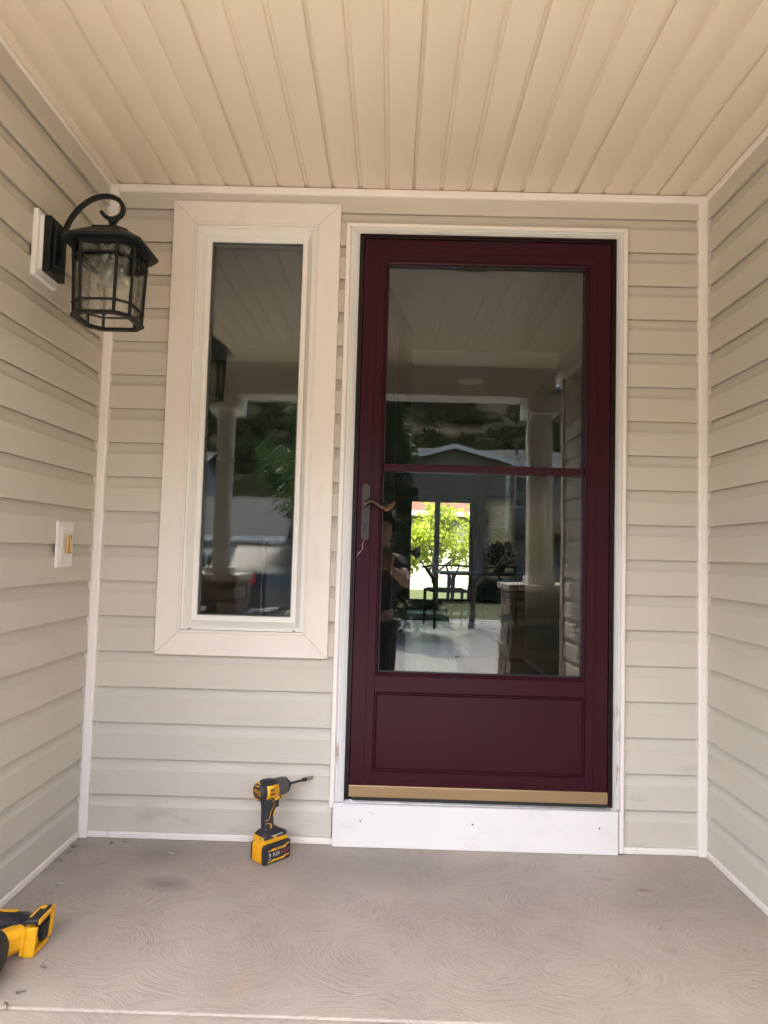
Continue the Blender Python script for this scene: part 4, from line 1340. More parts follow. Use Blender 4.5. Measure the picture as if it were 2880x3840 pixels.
# ---------------------------------------------------------------- vegetation
def leaf_mat(name, col, var=0.4, trans=0.25):
    m = bpy.data.materials.new(name)
    m.use_nodes = True
    t = m.node_tree
    b = t.nodes['Principled BSDF']
    b.inputs['Roughness'].default_value = 0.55
    b.inputs['Specular IOR Level'].default_value = 0.3
    geo = t.nodes.new('ShaderNodeNewGeometry')
    n = t.nodes.new('ShaderNodeTexNoise')
    n.inputs['Scale'].default_value = 2.2
    t.links.new(geo.outputs['Position'], n.inputs['Vector'])
    mx = t.nodes.new('ShaderNodeMix')
    mx.data_type = 'RGBA'
    mx.inputs[6].default_value = (*[c * (1 - var) for c in col], 1)
    mx.inputs[7].default_value = (*[c * (1 + var) for c in col], 1)
    ad = t.nodes.new('ShaderNodeMath')
    ad.operation = 'ADD'
    ri_ = t.nodes.new('ShaderNodeMath')
    ri_.operation = 'MULTIPLY_ADD'
    ri_.inputs[1].default_value = 0.6
    ri_.inputs[2].default_value = -0.3
    t.links.new(geo.outputs['Random Per Island'], ri_.inputs[0])
    t.links.new(ri_.outputs[0], ad.inputs[0])
    t.links.new(n.outputs['Fac'], ad.inputs[1])
    t.links.new(ad.outputs[0], mx.inputs[0])
    t.links.new(mx.outputs[2], b.inputs['Base Color'])
    tl = t.nodes.new('ShaderNodeBsdfTranslucent')
    t.links.new(mx.outputs[2], tl.inputs[0])
    ms = t.nodes.new('ShaderNodeMixShader')
    ms.inputs[0].default_value = trans
    out = t.nodes['Material Output']
    t.links.new(b.outputs[0], ms.inputs[1])
    t.links.new(tl.outputs[0], ms.inputs[2])
    t.links.new(ms.outputs[0], out.inputs['Surface'])
    return m


M_LEAF = leaf_mat('leaf_green', (0.075, 0.125, 0.028))
M_LEAFY = leaf_mat('leaf_yellow_green', (0.44, 0.50, 0.06), 0.3, 0.45)
M_LEAFD = leaf_mat('leaf_dark', (0.036, 0.062, 0.020))
M_SCRUB = leaf_mat('leaf_scrub', (0.048, 0.054, 0.027), 0.35, 0.1)
M_SCRUB.node_tree.nodes['Principled BSDF'].inputs['Specular IOR Level'].default_value = 0.0
M_SCRUB.node_tree.nodes['Principled BSDF'].inputs['Roughness'].default_value = 1.0
M_BARK = mat('bark', (0.10, 0.075, 0.055), rough=0.9, var=0.3, vscale=12, bump=0.6, bscale=30)
M_TWIG = mat('twig_bark', (0.13, 0.095, 0.075), rough=0.9, var=0.25, vscale=6)


def leaves(mb_, c, r, n, size, rnd, droop=0.3):
    for _ in range(n):
        while True:
            p = Vector((rnd.uniform(-1, 1), rnd.uniform(-1, 1), rnd.uniform(-1, 1)))
            if 0.15 < p.length < 1:
                break
        p = Vector((c[0] + p.x * r[0], c[1] + p.y * r[1], c[2] + p.z * r[2]))
        d = Vector((rnd.uniform(-1, 1), rnd.uniform(-1, 1), rnd.uniform(-1, 0.6) - droop)).normalized()
        s = d.cross(Vector((rnd.uniform(-1, 1), rnd.uniform(-1, 1), rnd.uniform(-1, 1)))).normalized()
        l = size * rnd.uniform(0.6, 1.3)
        w = l * 0.36
        nrm = d.cross(s) * (l * 0.10)
        mb_.add([p, p + d * l * 0.45 + s * w + nrm, p + d * l, p + d * l * 0.45 - s * w + nrm], [(0, 1, 2), (0, 2, 3)])


def branchy(mb_, p, d, l, r, depth, rnd, tips, spread=0.6, up=0.15):
    segs = 3
    pts = [p.copy()]
    q = p.copy()
    dd = d.copy()
    for _ in range(segs):
        dd = (dd + Vector((rnd.uniform(-1, 1), rnd.uniform(-1, 1), rnd.uniform(-0.6, 1))) * 0.16).normalized()
        q = q + dd * (l / segs)
        pts.append(q.copy())
    mb_.tube(pts, [r * (1 - 0.35 * i / segs) for i in range(segs + 1)], 5 if depth > 1 else 4, cap=False)
    tips.append(q.copy())
    if depth <= 0:
        return
    for _ in range(rnd.choice((2, 3, 3))):
        nd = (dd + Vector((rnd.uniform(-1, 1), rnd.uniform(-1, 1), rnd.uniform(-0.7, 0.9))) * spread + Vector((0, 0, up))).normalized()
        k = rnd.choice(pts[1:])
        branchy(mb_, k, nd, l * rnd.uniform(0.62, 0.85), r * 0.58, depth - 1, rnd, tips, spread, up)


def tree(name, lab, loc, h, trunk_h, r_tr, depth, limb, lm, nleaf, lsize, clump, seed, group=None, spread=0.65, up=0.15):
    rnd = random.Random(seed)
    t = thing(name, lab, 'tree', loc, group=group)
    mb_ = MB()
    tips = []
    base = Vector((0, 0, -0.05))
    top_ = Vector((rnd.uniform(-0.1, 0.1), rnd.uniform(-0.1, 0.1), trunk_h))
    mb_.tube([base, base.lerp(top_, 0.5) + Vector((0.04, 0.02, 0)), top_], [r_tr * 1.25, r_tr, r_tr * 0.8], 8)
    for k in range(5):
        a = 2 * pi * k / 5 + rnd.uniform(-0.4, 0.4)
        d = Vector((cos(a) * 0.75, sin(a) * 0.75, rnd.uniform(0.55, 1.1))).normalized()
        branchy(mb_, top_ - Vector((0, 0, rnd.uniform(0, trunk_h * 0.25))), d, limb, r_tr * 0.55, depth, rnd, tips, spread, up)
    branchy(mb_, top_, Vector((0, 0, 1)), limb * 1.1, r_tr * 0.6, depth, rnd, tips, spread, up)
    mb_.build('trunk', M_BARK if nleaf else M_TWIG, t, smooth=True)
    if nleaf:
        lb_ = MB()
        per = max(1, nleaf // len(tips))
        for p in tips:
            leaves(lb_, p, (clump, clump, clump * 0.75), per, lsize, rnd)
        lb_.build('crown', lm, t)
    return t


tree('leafy_tree', 'green leafy tree across the drive court', (-1.2, -13.2, gz(-1.2, -13.2)), 5, 2.0, 0.11, 3, 1.25, M_LEAF, 9000, 0.13, 0.42, 3)
tree('bare_tree', 'bare twiggy tree before the two-storey house', (1.75, -11.2, gz(1.75, -11.2)), 4, 0.9, 0.05, 5, 1.0, M_LEAF, 900, 0.05, 0.2, 11, spread=0.8, up=0.02)
tree('maple_tree', 'bright yellow-green maple beyond the glass slider', (1.15, 12.6, -0.12), 4, 0.7, 0.050, 3, 0.62, M_LEAFY, 2600, 0.11, 0.22, 21, spread=0.8)
tree('maple_tree', 'second yellow-green maple close to the slider handle', (0.30, 13.4, -0.12), 4, 0.5, 0.045, 3, 0.52, M_LEAFY, 1900, 0.11, 0.22, 29, spread=0.8)


def conifer(lab, loc, h, r, seed, name='evergreen_tree', group=None):
    rnd = random.Random(seed)
    t = thing(name, lab, 'tree', loc, group=group)
    MB().tube([(0, 0, -0.05), (0, 0, h * 0.95)], [0.07, 0.015], 6).build('trunk', M_BARK, t)
    m_ = MB()
    for k in range(int(170 * h)):
        z = h * (0.06 + 0.94 * rnd.random() ** 1.25)
        rr = r * (1 - z / h) ** 0.8 * rnd.uniform(0.55, 1.08)
        a = rnd.uniform(0, 2 * pi)
        leaves(m_, (rr * cos(a), rr * sin(a), z), (0.13, 0.13, 0.11), 12, 0.11, rnd, 0.2)
    m_.build('crown', M_LEAFD, t)
    return t


conifer('dark evergreen tree at the edge of the drive court', (0.05, -9.6, -0.43), 4.3, 1.05, 5)
conifer('low dark evergreen at the corner of the two-storey house', (4.1, -23.0, gz(4.1, -23.0)), 2.6, 0.9, 8)

# scrub on the hill: nobody could count it
rnd = random.Random(4)
sb_ = MB()
for _ in range(3000):
    x, y = rnd.uniform(-120, 120), rnd.uniform(-328, -66)
    if vnoise(x * 0.13 + 3, y * 0.13) < 0.36:
        continue
    s_ = rnd.uniform(1.1, 2.4) * (1 + max(0, -y - 120) / 150)
    z = hill_z(x, y)
    n0 = len(sb_.v)
    for _k in range(64):
        cx_, cy_, cz_ = x + rnd.gauss(0, 0.55) * s_, y + rnd.gauss(0, 0.55) * s_, z + abs(rnd.gauss(0, 0.45)) * s_
        q_ = s_ * 0.19
        a1_, a2_, a3_, b1_, b2_, b3_ = [rnd.uniform(-q_, q_) for _i in range(6)]
        n0 = len(sb_.v)
        sb_.v += [(cx_ - a1_, cy_ - a2_, cz_ - a3_), (cx_ + b1_, cy_ + b2_, cz_ + b3_), (cx_ + a1_, cy_ + a2_, cz_ + a3_), (cx_ - b1_, cy_ - b2_, cz_ - b3_)]
        sb_.f.append((n0, n0 + 1, n0 + 2, n0 + 3))
tag(sb_.build('hillside_scrub', M_SCRUB), 'dark green scrub covering the dry hillside', None, kind='stuff')


# ---------------------------------------------------------------- neighbouring houses
def siding_far(name, col):
    m = mat(name, col, rough=0.6, var=0.05, vscale=0.8)
    t, b = nodes_of(m)
    src = b.inputs['Base Color'].links[0].from_socket
    geo = t.nodes.new('ShaderNodeNewGeometry')
    sp = t.nodes.new('ShaderNodeSeparateXYZ')
    t.links.new(geo.outputs['Position'], sp.inputs[0])
    mu = t.nodes.new('ShaderNodeMath'); mu.operation = 'MULTIPLY'; mu.inputs[1].default_value = 1 / 0.150
    fr = t.nodes.new('ShaderNodeMath'); fr.operation = 'FRACT'
    t.links.new(sp.outputs['Z'], mu.inputs[0])
    t.links.new(mu.outputs[0], fr.inputs[0])
    bp = t.nodes.new('ShaderNodeBump')
    bp.inputs['Strength'].default_value = 1.0
    bp.inputs['Distance'].default_value = 0.030
    bp.invert = True
    t.links.new(fr.outputs[0], bp.inputs['Height'])
    t.links.new(bp.outputs[0], b.inputs['Normal'])
    gt = t.nodes.new('ShaderNodeMath'); gt.operation = 'GREATER_THAN'; gt.inputs[1].default_value = 0.87
    t.links.new(fr.outputs[0], gt.inputs[0])
    mx = t.nodes.new('ShaderNodeMix'); mx.data_type = 'RGBA'
    t.links.new(gt.outputs[0], mx.inputs[0])
    t.links.new(src, mx.inputs[6])
    mx.inputs[7].default_value = (*[c * 0.35 for c in col], 1)
    t.links.new(mx.outputs[2], b.inputs['Base Color'])
    return m


def shingle_mat(name, col):
    m = mat(name, col, rough=0.92, var=0.25, vscale=7, stretch=(0.5, 0.5, 6), bump=0.4, bscale=20)
    return m


M_SFA = siding_far('neighbour_siding_tan', (0.24, 0.20, 0.165))
M_SFB = siding_far('neighbour_siding_grey', (0.26, 0.24, 0.215))
M_SFY = siding_far('neighbour_siding_cream', (0.55, 0.53, 0.42))
M_SHG = shingle_mat('neighbour_shingle_grey', (0.048, 0.046, 0.046))
M_SHB = shingle_mat('neighbour_shingle_brown', (0.17, 0.080, 0.062))


M_GARAGE = mat('garage_paint', (0.42, 0.40, 0.37), rough=0.6)


def house(name, lab, loc, w, d, zb_, ze, zr, ridge, ms, mr, windows=(), garages=(), over=0.35, rz=0.0):
    """front faces local -y at y=0; the body runs back to y=d."""
    t = thing(name, lab, 'house', loc, rz)
    m_ = MB()
    m_.box(-w / 2, 0, zb_, w / 2, d, ze)
    m_.build('wall', ms, t)
    rh = zr - ze
    if ridge == 'x':
        g = MB()
        for sx in (-1, 1):
            g = MB().prism([(0.0, ze + 0.001), (d, ze + 0.001), (d / 2, zr - 0.05)], sx * w / 2, sx * (w / 2 - 0.12), lambda s, a, b: (s, a, b))
            g.build('gable_wall', ms, t)
        for sy in (0, 1):
            y_e, y_r = (-over, d / 2) if sy == 0 else (d + over, d / 2)
            k = rh / (d / 2)
            z_e = ze - k * over
            m_ = MB().add([(-w / 2 - over, y_e, z_e), (w / 2 + over, y_e, z_e), (w / 2 + over, y_r, zr), (-w / 2 - over, y_r, zr),
                           (-w / 2 - over, y_e, z_e + 0.10), (w / 2 + over, y_e, z_e + 0.10), (w / 2 + over, y_r, zr + 0.10), (-w / 2 - over, y_r, zr + 0.10)],
                          [(0, 3, 2, 1), (4, 5, 6, 7), (0, 1, 5, 4), (1, 2, 6, 5), (2, 3, 7, 6), (3, 0, 4, 7)])
            r_o = m_.build('roof', mr, t)
            MB().box(-w / 2 - over, y_e - (0.10 if sy == 0 else -0.10), z_e - 0.03, w / 2 + over, y_e, z_e + 0.11).build('gutter', M_WHITE, r_o)
    else:
        for sy in (0.0, d):
            MB().prism([(-w / 2, ze + 0.001), (w / 2, ze + 0.001), (0, zr - 0.05)], sy, sy + (0.12 if sy == 0 else -0.12), lambda s, a, b: (a, s, b)).build('gable_wall', ms, t)
        k = rh / (w / 2)
        for sx in (-1, 1):
            x_e, z_e = sx * (w / 2 + over), ze - k * over
            m_ = MB().add([(x_e, -over, z_e), (0, -over, zr), (0, d + over, zr), (x_e, d + over, z_e), (x_e, -over, z_e + 0.10), (0, -over, zr + 0.10), (0, d + over, zr + 0.10), (x_e, d + over, z_e + 0.10)],
                          [(0, 3, 2, 1), (4, 5, 6, 7), (0, 1, 5, 4), (1, 2, 6, 5), (2, 3, 7, 6), (3, 0, 4, 7)])
            r_o = m_.build('roof', mr, t)
            MB().add([(x_e, -over - 0.03, z_e - 0.06), (0, -over - 0.03, zr - 0.06), (0, -over - 0.03, zr + 0.11), (x_e, -over - 0.03, z_e + 0.11), (x_e, -over - 0.001, z_e - 0.06), (0, -over - 0.001, zr - 0.06), (0, -over - 0.001, zr + 0.11), (x_e, -over - 0.001, z_e + 0.11)],
                     [(0, 1, 2, 3), (7, 6, 5, 4), (0, 4, 5, 1), (1, 5, 6, 2), (2, 6, 7, 3), (3, 7, 4, 0)]).build('barge_board', M_WHITE, r_o)
    for (x0, x1, z0, z1) in windows:
        f_ = MB()
        b_ = 0.09
        f_.box(x0, -0.05, z0, x0 + b_, -0.001, z1).box(x1 - b_, -0.05, z0, x1, -0.001, z1).box(x0 + b_, -0.05, z0, x1 - b_, -0.001, z0 + b_).box(x0 + b_, -0.05, z1 - b_, x1 - b_, -0.001, z1).box(x0 + b_, -0.045, (z0 + z1) / 2 - 0.02, x1 - b_, -0.001, (z0 + z1) / 2 + 0.02)
        fo_ = f_.build('window', M_WHITE, t)
        MB().box(x0 + b_, -0.02, z0 + b_, x1 - b_, -0.002, z1 - b_).build('glass', M_DARKGL, fo_)
    for (x0, x1, z0, z1) in garages:
        g_ = MB().box(x0, -0.04, z0, x1, -0.001, z1).build('garage_door', M_GARAGE, t)
        nrow = 4
        for r_ in range(nrow):
            for c_ in range(4):
                a0_, a1_ = x0 + (x1 - x0) * (c_ + 0.1) / 4, x0 + (x1 - x0) * (c_ + 0.9) / 4
                b0_, b1_ = z0 + (z1 - z0) * (r_ + 0.14) / nrow, z0 + (z1 - z0) * (r_ + 0.86) / nrow
                MB().box(a0_, -0.055, b0_, a1_, -0.0405, b1_).build('garage_panel' if r_ < 3 else 'garage_window', M_GARAGE if r_ < 3 else M_DARKGL, g_)
        MB().box(x0 - 0.15, -0.07, z0, x0 - 0.001, -0.001, z1 + 0.15).build('garage_trim', M_WHITE, t)
        MB().box(x1 + 0.001, -0.07, z0, x1 + 0.15, -0.001, z1 + 0.15).build('garage_trim', M_WHITE, t)
        MB().box(x0, -0.07, z1 + 0.001, x1, -0.001, z1 + 0.15).build('garage_trim', M_WHITE, t)
    return t


# across the court (all face the porch: local -y must look towards +y, so rz = pi)
hA = house('two_storey_house', 'tan two-storey house with grey roof facing the porch', (6.4, -27.0, 0), 9.5, 8.0, -0.9, 4.85, 5.95, 'x', M_SFA, M_SHG,
           windows=[(0.25, 1.15, 3.05, 4.45), (-2.6, -1.4, 3.1, 4.4), (2.9, 4.0, 0.6, 2.0)], garages=[(-4.3, -1.0, -0.65, 1.7)], rz=pi)
# gabled bay on the same house: local frame is turned, so world x = 6.4 - local x
MB().box(1.75, -1.6, -0.9, 5.75, -0.001, 4.70).build('bay_wall', M_SFA, hA)
MB().prism([(1.75, 4.701), (5.75, 4.701), (3.75, 5.20)], -1.6, -1.48, lambda s, a, b: (a, s, b)).build('bay_gable', M_SFA, hA)
for sx in (-1, 1):
    xe, ze_ = 3.75 + sx * 2.35, 4.66
    MB().add([(xe, -1.95, ze_), (3.75, -1.95, 5.26), (3.75, 2.5, 5.26), (xe, 2.5, ze_), (xe, -1.95, ze_ + 0.09), (3.75, -1.95, 5.35), (3.75, 2.5, 5.35), (xe, 2.5, ze_ + 0.09)],
             [(0, 3, 2, 1), (4, 5, 6, 7), (0, 1, 5, 4), (1, 2, 6, 5), (2, 3, 7, 6), (3, 0, 4, 7)]).build('bay_roof', M_SHG, hA)
    MB().add([(xe, -1.99, ze_ - 0.08), (3.75, -1.99, 5.18), (3.75, -1.99, 5.37), (xe, -1.99, ze_ + 0.11), (xe, -1.955, ze_ - 0.08), (3.75, -1.955, 5.18), (3.75, -1.955, 5.37), (xe, -1.955, ze_ + 0.11)],
             [(0, 1, 2, 3), (7, 6, 5, 4), (0, 4, 5, 1), (1, 5, 6, 2), (2, 6, 7, 3), (3, 7, 4, 0)]).build('barge_board', M_WHITE, hA)
MB().box(1.63, -1.62, -0.9, 1.749, -1.50, 4.65).build('corner_board', M_WHITE, hA)
MB().box(1.30, -0.06, 0.2, 1.40, -0.001, 4.7).build('downpipe', M_WHITE, hA)
MB().box(2.40, -1.72, -0.30, 2.85, -1.601, 0.15).build('utility_box', mat('utility_grey', (0.20, 0.20, 0.20), rough=0.5), hA, bev=0.02)
MB().prism([(-0.001, 2.35), (-1.1, 1.95), (-1.1, 2.05), (-0.001, 2.45)], -4.7, 1.0, lambda s, a, b: (s, a, b)).build('garage_canopy', M_SHB, hA)
for x_, h_ in ((0.6, 0.55), (0.0, 0.3), (-0.3, 0.35)):
    MB().lathe([(0.07, 5.2), (0.07, 5.60 + h_), (0.11, 5.61 + h_), (0.11, 5.70 + h_), (0.0, 5.71 + h_)], 10, (x_, 2.0, 0)).build('roof_vent', M_TGREY, hA)
house('garage_house', 'single-storey grey house with white garage doors and long grey roof', (-7.0, -21.8, 0), 6.4, 7.0, -1.7, 1.46, 2.95, 'x', M_SFB, M_SHG,
      windows=[(2.6, 3.1, -0.4, 0.8)], garages=[(-2.4, -0.2, -1.55, 0.82), (0.2, 2.4, -1.55, 0.82)], rz=pi)
house('gabled_house', 'grey gabled house next to the garage house', (-2.6, -24.5, 0), 3.9, 9.0, -1.4, 1.5, 3.1, 'y', M_SFB, M_SHG, windows=[(-0.8, 0.6, -0.1, 1.0)], rz=pi + 0.35)
house('upper_house', 'tall grey house with bare gable wall behind the garage house', (-11.2, -25.5, 0), 5.6, 8.0, -1.7, 3.6, 5.3, 'x', M_SFB, M_SHG, windows=[(-1.5, -0.3, 1.6, 2.8)], rz=pi)
# behind the house
house('cream_house', 'cream siding house with reddish roof seen through the slider', (2.0, 19.5, 0), 16.0, 8.0, -0.4, 2.45, 4.6, 'x', M_SFY, M_SHB, over=0.4)


# ---------------------------------------------------------------- parked car
def car(loc, rz):
    t = thing('parked_car', 'black parked car on the drive court', 'car', loc, rz)
    paint = mat('car_paint', (0.008, 0.009, 0.010), rough=0.15, spec=0.6)
    sil = [(-2.25, 0.30), (-2.28, 0.62), (-2.15, 0.80), (-1.35, 0.93), (-0.55, 1.38), (-0.1, 1.46), (0.9, 1.44), (1.55, 1.05), (2.10, 0.98), (2.25, 0.70), (2.22, 0.32), (1.85, 0.28), (1.80, 0.50), (1.62, 0.66), (1.38, 0.70), (1.14, 0.66), (0.96, 0.50), (0.92, 0.26), (-0.92, 0.26), (-0.96, 0.50), (-1.14, 0.66), (-1.38, 0.70), (-1.62, 0.66), (-1.80, 0.50), (-1.84, 0.28)]
    hw = lambda z: 0.88 if z < 0.95 else 0.88 - (z - 0.95) * 0.42
    rl = [[(x, -hw(z), z) for x, z in sil], [(x, hw(z), z) for x, z in sil]]
    MB().loft(rl).build('body', paint, t, bev=0.03)
    for sy in (-1, 1):
        for pts_ in ([(-0.98, 0.98), (-0.48, 1.30), (0.16, 1.37), (0.16, 0.98)], [(0.22, 0.98), (0.22, 1.37), (0.82, 1.35), (1.28, 1.04), (1.20, 0.98)]):
            MB().prism(pts_, 0, 1, lambda s, a, b: (a, sy * (hw(b) + 0.002 + s * 0.004), b)).build('side_window', M_DARKGL, t)
        for wx in (-1.38, 1.38):
            w_ = MB().lathe([(0.0, 0.0), (0.20, 0.0), (0.30, 0.015), (0.32, 0.05), (0.32, 0.17), (0.30, 0.20), (0.0, 0.20)], 24, (wx, sy * 0.78 - 0.10, 0.32), axis='y').build('wheel', M_RUBBER, t, smooth=True)
            MB().lathe([(0.0, 0.0), (0.20, 0.0), (0.19, 0.02), (0.0, 0.02)], 16, (wx, sy * 0.885 - 0.01, 0.32), axis='y').build('rim', M_STEEL, w_)
    for sy in (-0.62, 0.62):
        MB().box(-2.27, sy - 0.18, 0.62, -2.10, sy + 0.18, 0.76).build('headlight', M_PRINTW, t, bev=0.03)
        MB().box(2.10, sy - 0.18, 0.74, 2.235, sy + 0.18, 0.92).build('taillight', M_PRINTR, t, bev=0.03)
    MB().prism([(-1.33, 0.955), (-0.58, 1.395), (-0.61, 1.41), (-1.38, 0.965)], -0.66, 0.66, lambda s, a, b: (a, s, b)).build('windscreen', M_DARKGL, t)
    return t


car((-2.6, -12.6, gz(-2.6, -12.6) + 0.06), radians(72))

# ================================================================ inside the house
M_IWALL = mat('interior_wall', (0.46, 0.44, 0.41), rough=0.8)
M_ICEIL = mat('interior_ceiling', (0.55, 0.54, 0.51), rough=0.9)


def wood_floor():
    m = mat('plank_floor', (0.36, 0.32, 0.28), rough=0.33, var=0.14, vscale=3.0, stretch=(14, 1.2, 1), bump=0.05, bscale=30)
    return m


M_IFLOOR = wood_floor()
ifl = thing('interior_floor', 'pale plank floor inside the house', None, kind='structure')
FZ = 0.172
box('floor_bed', M_SHEATH, ifl, -3.2, 0.145, -0.3, 4.2, 8.58, FZ - 0.012)
for i in range(40):
    x0 = -3.2 + i * 0.185
    y0 = 0.146
    off = (i * 0.37) % 1.2
    cuts = [0.146] + [c for c in (off + 1.2 * k for k in range(8)) if 0.4 < c < 8.4] + [8.575]
    if x0 < -0.6 or x0 > 2.4:
        cuts = [0.146, 8.575]
    for a, b in zip(cuts, cuts[1:]):
        box('floor_plank', M_IFLOOR, ifl, x0 + 0.001, a + 0.001, FZ - 0.0115, x0 + 0.184, b - 0.001, FZ + random.uniform(-0.0004, 0.0004))
iw = thing('interior_walls', 'plain interior walls of the room behind the door', None, kind='structure')
SLX0, SLX1, SLZ0, SLZ1 = 0.36, 1.50, 0.21, 1.96
RWX0, RWX1, RWZ0, RWZ1 = 1.66, 2.08, 0.64, 1.92
box('side_wall', M_IWALL, iw, -3.2, 0.142, FZ, -3.1, 8.58, 2.62)
box('side_wall', M_IWALL, iw, 4.1, 0.142, FZ, 4.2, 8.58, 2.62)
m_ = MB()
m_.box(-3.1, 8.45, FZ, SLX0, 8.58, 2.62).box(SLX1, 8.45, FZ, RWX0, 8.58, 2.62).box(RWX1, 8.45, FZ, 4.1, 8.58, 2.62).box(RWX0, 8.45, FZ, RWX1, 8.58, RWZ0).box(RWX0, 8.45, RWZ1, RWX1, 8.58, 2.62).box(SLX0, 8.45, SLZ1, SLX1, 8.58, 2.62).box(SLX0, 8.45, FZ, SLX1, 8.58, SLZ0)
m_.build('rear_wall', M_IWALL, iw, True)
m_ = MB()
m_.box(-3.1, 0.1405, FZ, WIN_OPEN[0], 0.155, 2.62).box(DOOR_OPEN[1] + 0.02, 0.1405, FZ, 4.1, 0.155, 2.62).box(WIN_OPEN[1], 0.1405, FZ, DOOR_OPEN[0] - 0.02, 0.155, 2.62)
m_.box(WIN_OPEN[0], 0.1405, FZ, WIN_OPEN[1], 0.155, WIN_OPEN[2]).box(WIN_OPEN[0], 0.1405, WIN_OPEN[3], WIN_OPEN[1], 0.155, 2.62).box(DOOR_OPEN[0] - 0.02, 0.1405, DOOR_OPEN[3], DOOR_OPEN[1] + 0.02, 0.155, 2.62)
m_.build('front_wall_lining', M_IWALL, iw, True)
box('hall_wall', M_IWALL, iw, 1.36, 0.156, FZ, 1.46, 3.42, 2.61)
box('hall_wall', M_IWALL, iw, -0.64, 0.156, FZ, -0.54 + 0.0, 0.30, 2.0) if False else None
icl = thing('interior_ceiling', 'white interior ceiling with a dropped part', None, kind='structure')
box('ceiling_board', M_ICEIL, icl, -3.2, 0.142, 2.56, 4.2, 2.6, 2.615)
box('ceiling_board', M_ICEIL, icl, -3.2, 2.601, 2.44, 4.2, 8.58, 2.615)
rl_ = thing('recessed_light', 'round recessed light in the interior ceiling', 'ceiling light', (0.76, 3.03, 2.44))
MB().lathe([(0.105, -0.0005), (0.105, -0.008), (0.085, -0.012), (0.0, -0.012)], 28).build('trim_ring', M_WHITE, rl_)
MB().lathe([(0.083, -0.0122), (0.080, -0.014), (0.0, -0.0145)], 28).build('lens', M_BULB, rl_)

# open entry door, hinged on the handle side
ed = thing('entry_door', 'entry door coloured dark for shade, standing open behind the storm door glass', 'door', (0.012, 0.165, 0.18), radians(90 - 11.5))
M_ENTRY = mat('entry_door_shaded', (0.055, 0.050, 0.046), rough=0.45)  # dark base colour holds the shade of the backlit door face
MB().box(0.0, -0.044, 0.0, 0.90, 0.0, 2.02).build('slab', M_ENTRY, ed, bev=0.003)
for z0, z1 in ((0.15, 0.85), (1.0, 1.85)):
    for x0, x1 in ((0.12, 0.41), (0.49, 0.78)):
        MB().box(x0, -0.050, z0, x1, -0.0445, z1).build('panel', M_ENTRY, ed, bev=0.003)
MB().lathe([(0.030, -0.0445), (0.030, -0.052), (0.012, -0.058), (0.012, -0.085), (0.027, -0.095), (0.027, -0.115), (0.0, -0.120)], 18, (0.84, 0, 0.86), axis='y').build('knob', M_RUBBER, ed, smooth=True)
MB().lathe([(0.030, -0.0445), (0.028, -0.062), (0.0, -0.064)], 18, (0.84, 0, 1.02), axis='y').build('deadbolt', M_RUBBER, ed, smooth=True)

# sliding glass door in the rear wall
sg = thing('sliding_door', 'wide glass sliding door in the rear wall', 'door', ((SLX0 + SLX1) / 2, 8.5, SLZ0))
M_SLF = mat('slider_frame', (0.30, 0.29, 0.27), rough=0.5)
mitre_frame('frame', M_SLF, sg, SLX0, SLX1, SLZ0, SLZ1, [(0, 8.44), (0.05, 8.44), (0.05, 8.56), (0, 8.56)], 'LRTB')
for x0, x1, y in ((SLX0 + 0.051, 0.915, 8.475), (0.835, SLX1 - 0.051, 8.515)):
    mitre_frame('leaf_frame', M_SLF, sg, x0, x1, SLZ0 + 0.051, SLZ1 - 0.051, [(0, y - 0.015), (0.06, y - 0.015), (0.06, y + 0.015), (0, y + 0.015)], 'LRTB')
    pane('glass', M_CGLASS, sg, x0 + 0.058, x1 - 0.058, SLZ0 + 0.108, SLZ1 - 0.108, y, 0.004)
rwn = thing('rear_window', 'small rear window behind the cream pleated blind', 'window', ((RWX0 + RWX1) / 2, 8.5, RWZ0))
mitre_frame('frame', M_SLF, rwn, RWX0, RWX1, RWZ0, RWZ1, [(0, 8.46), (0.04, 8.46), (0.04, 8.55), (0, 8.55)], 'LRTB')
pane('glass', M_CGLASS, rwn, RWX0 + 0.039, RWX1 - 0.039, RWZ0 + 0.039, RWZ1 - 0.039, 8.50, 0.004)
bl = thing('pleated_blind', 'cream pleated blind drawn down beside the slider', 'blind', (1.92, 8.40, 1.93))
M_BLIND = bpy.data.materials.new('blind_fabric')
M_BLIND.use_nodes = True
_t = M_BLIND.node_tree
_b = _t.nodes['Principled BSDF']
_b.inputs['Base Color'].default_value = (0.62, 0.52, 0.36, 1)
_tl = _t.nodes.new('ShaderNodeBsdfTranslucent')
_tl.inputs[0].default_value = (0.62, 0.50, 0.32, 1)
_ms = _t.nodes.new('ShaderNodeMixShader')
_ms.inputs[0].default_value = 0.55
_t.links.new(_b.outputs[0], _ms.inputs[1]); _t.links.new(_tl.outputs[0], _ms.inputs[2]); _t.links.new(_ms.outputs[0], _t.nodes['Material Output'].inputs['Surface'])
zz = 1.93
prof = []
k = 0
while zz > 0.60:
    prof.append((8.405 - (0.016 if k % 2 else 0.0), zz))
    zz -= 0.020
    k += 1
m_ = MB()
m_.loft([[(1.62, y, z) for y, z in prof], [(2.10, y, z) for y, z in prof]], cap=False, closed=False)
m_.build('fabric', M_BLIND, bl, True)
box('head_rail', M_SLF, bl, 1.62, 8.375, 1.932, 2.10, 8.425, 1.972)
box('bottom_rail', M_SLF, bl, 1.62, 8.385, 0.585, 2.10, 8.415, 0.605)


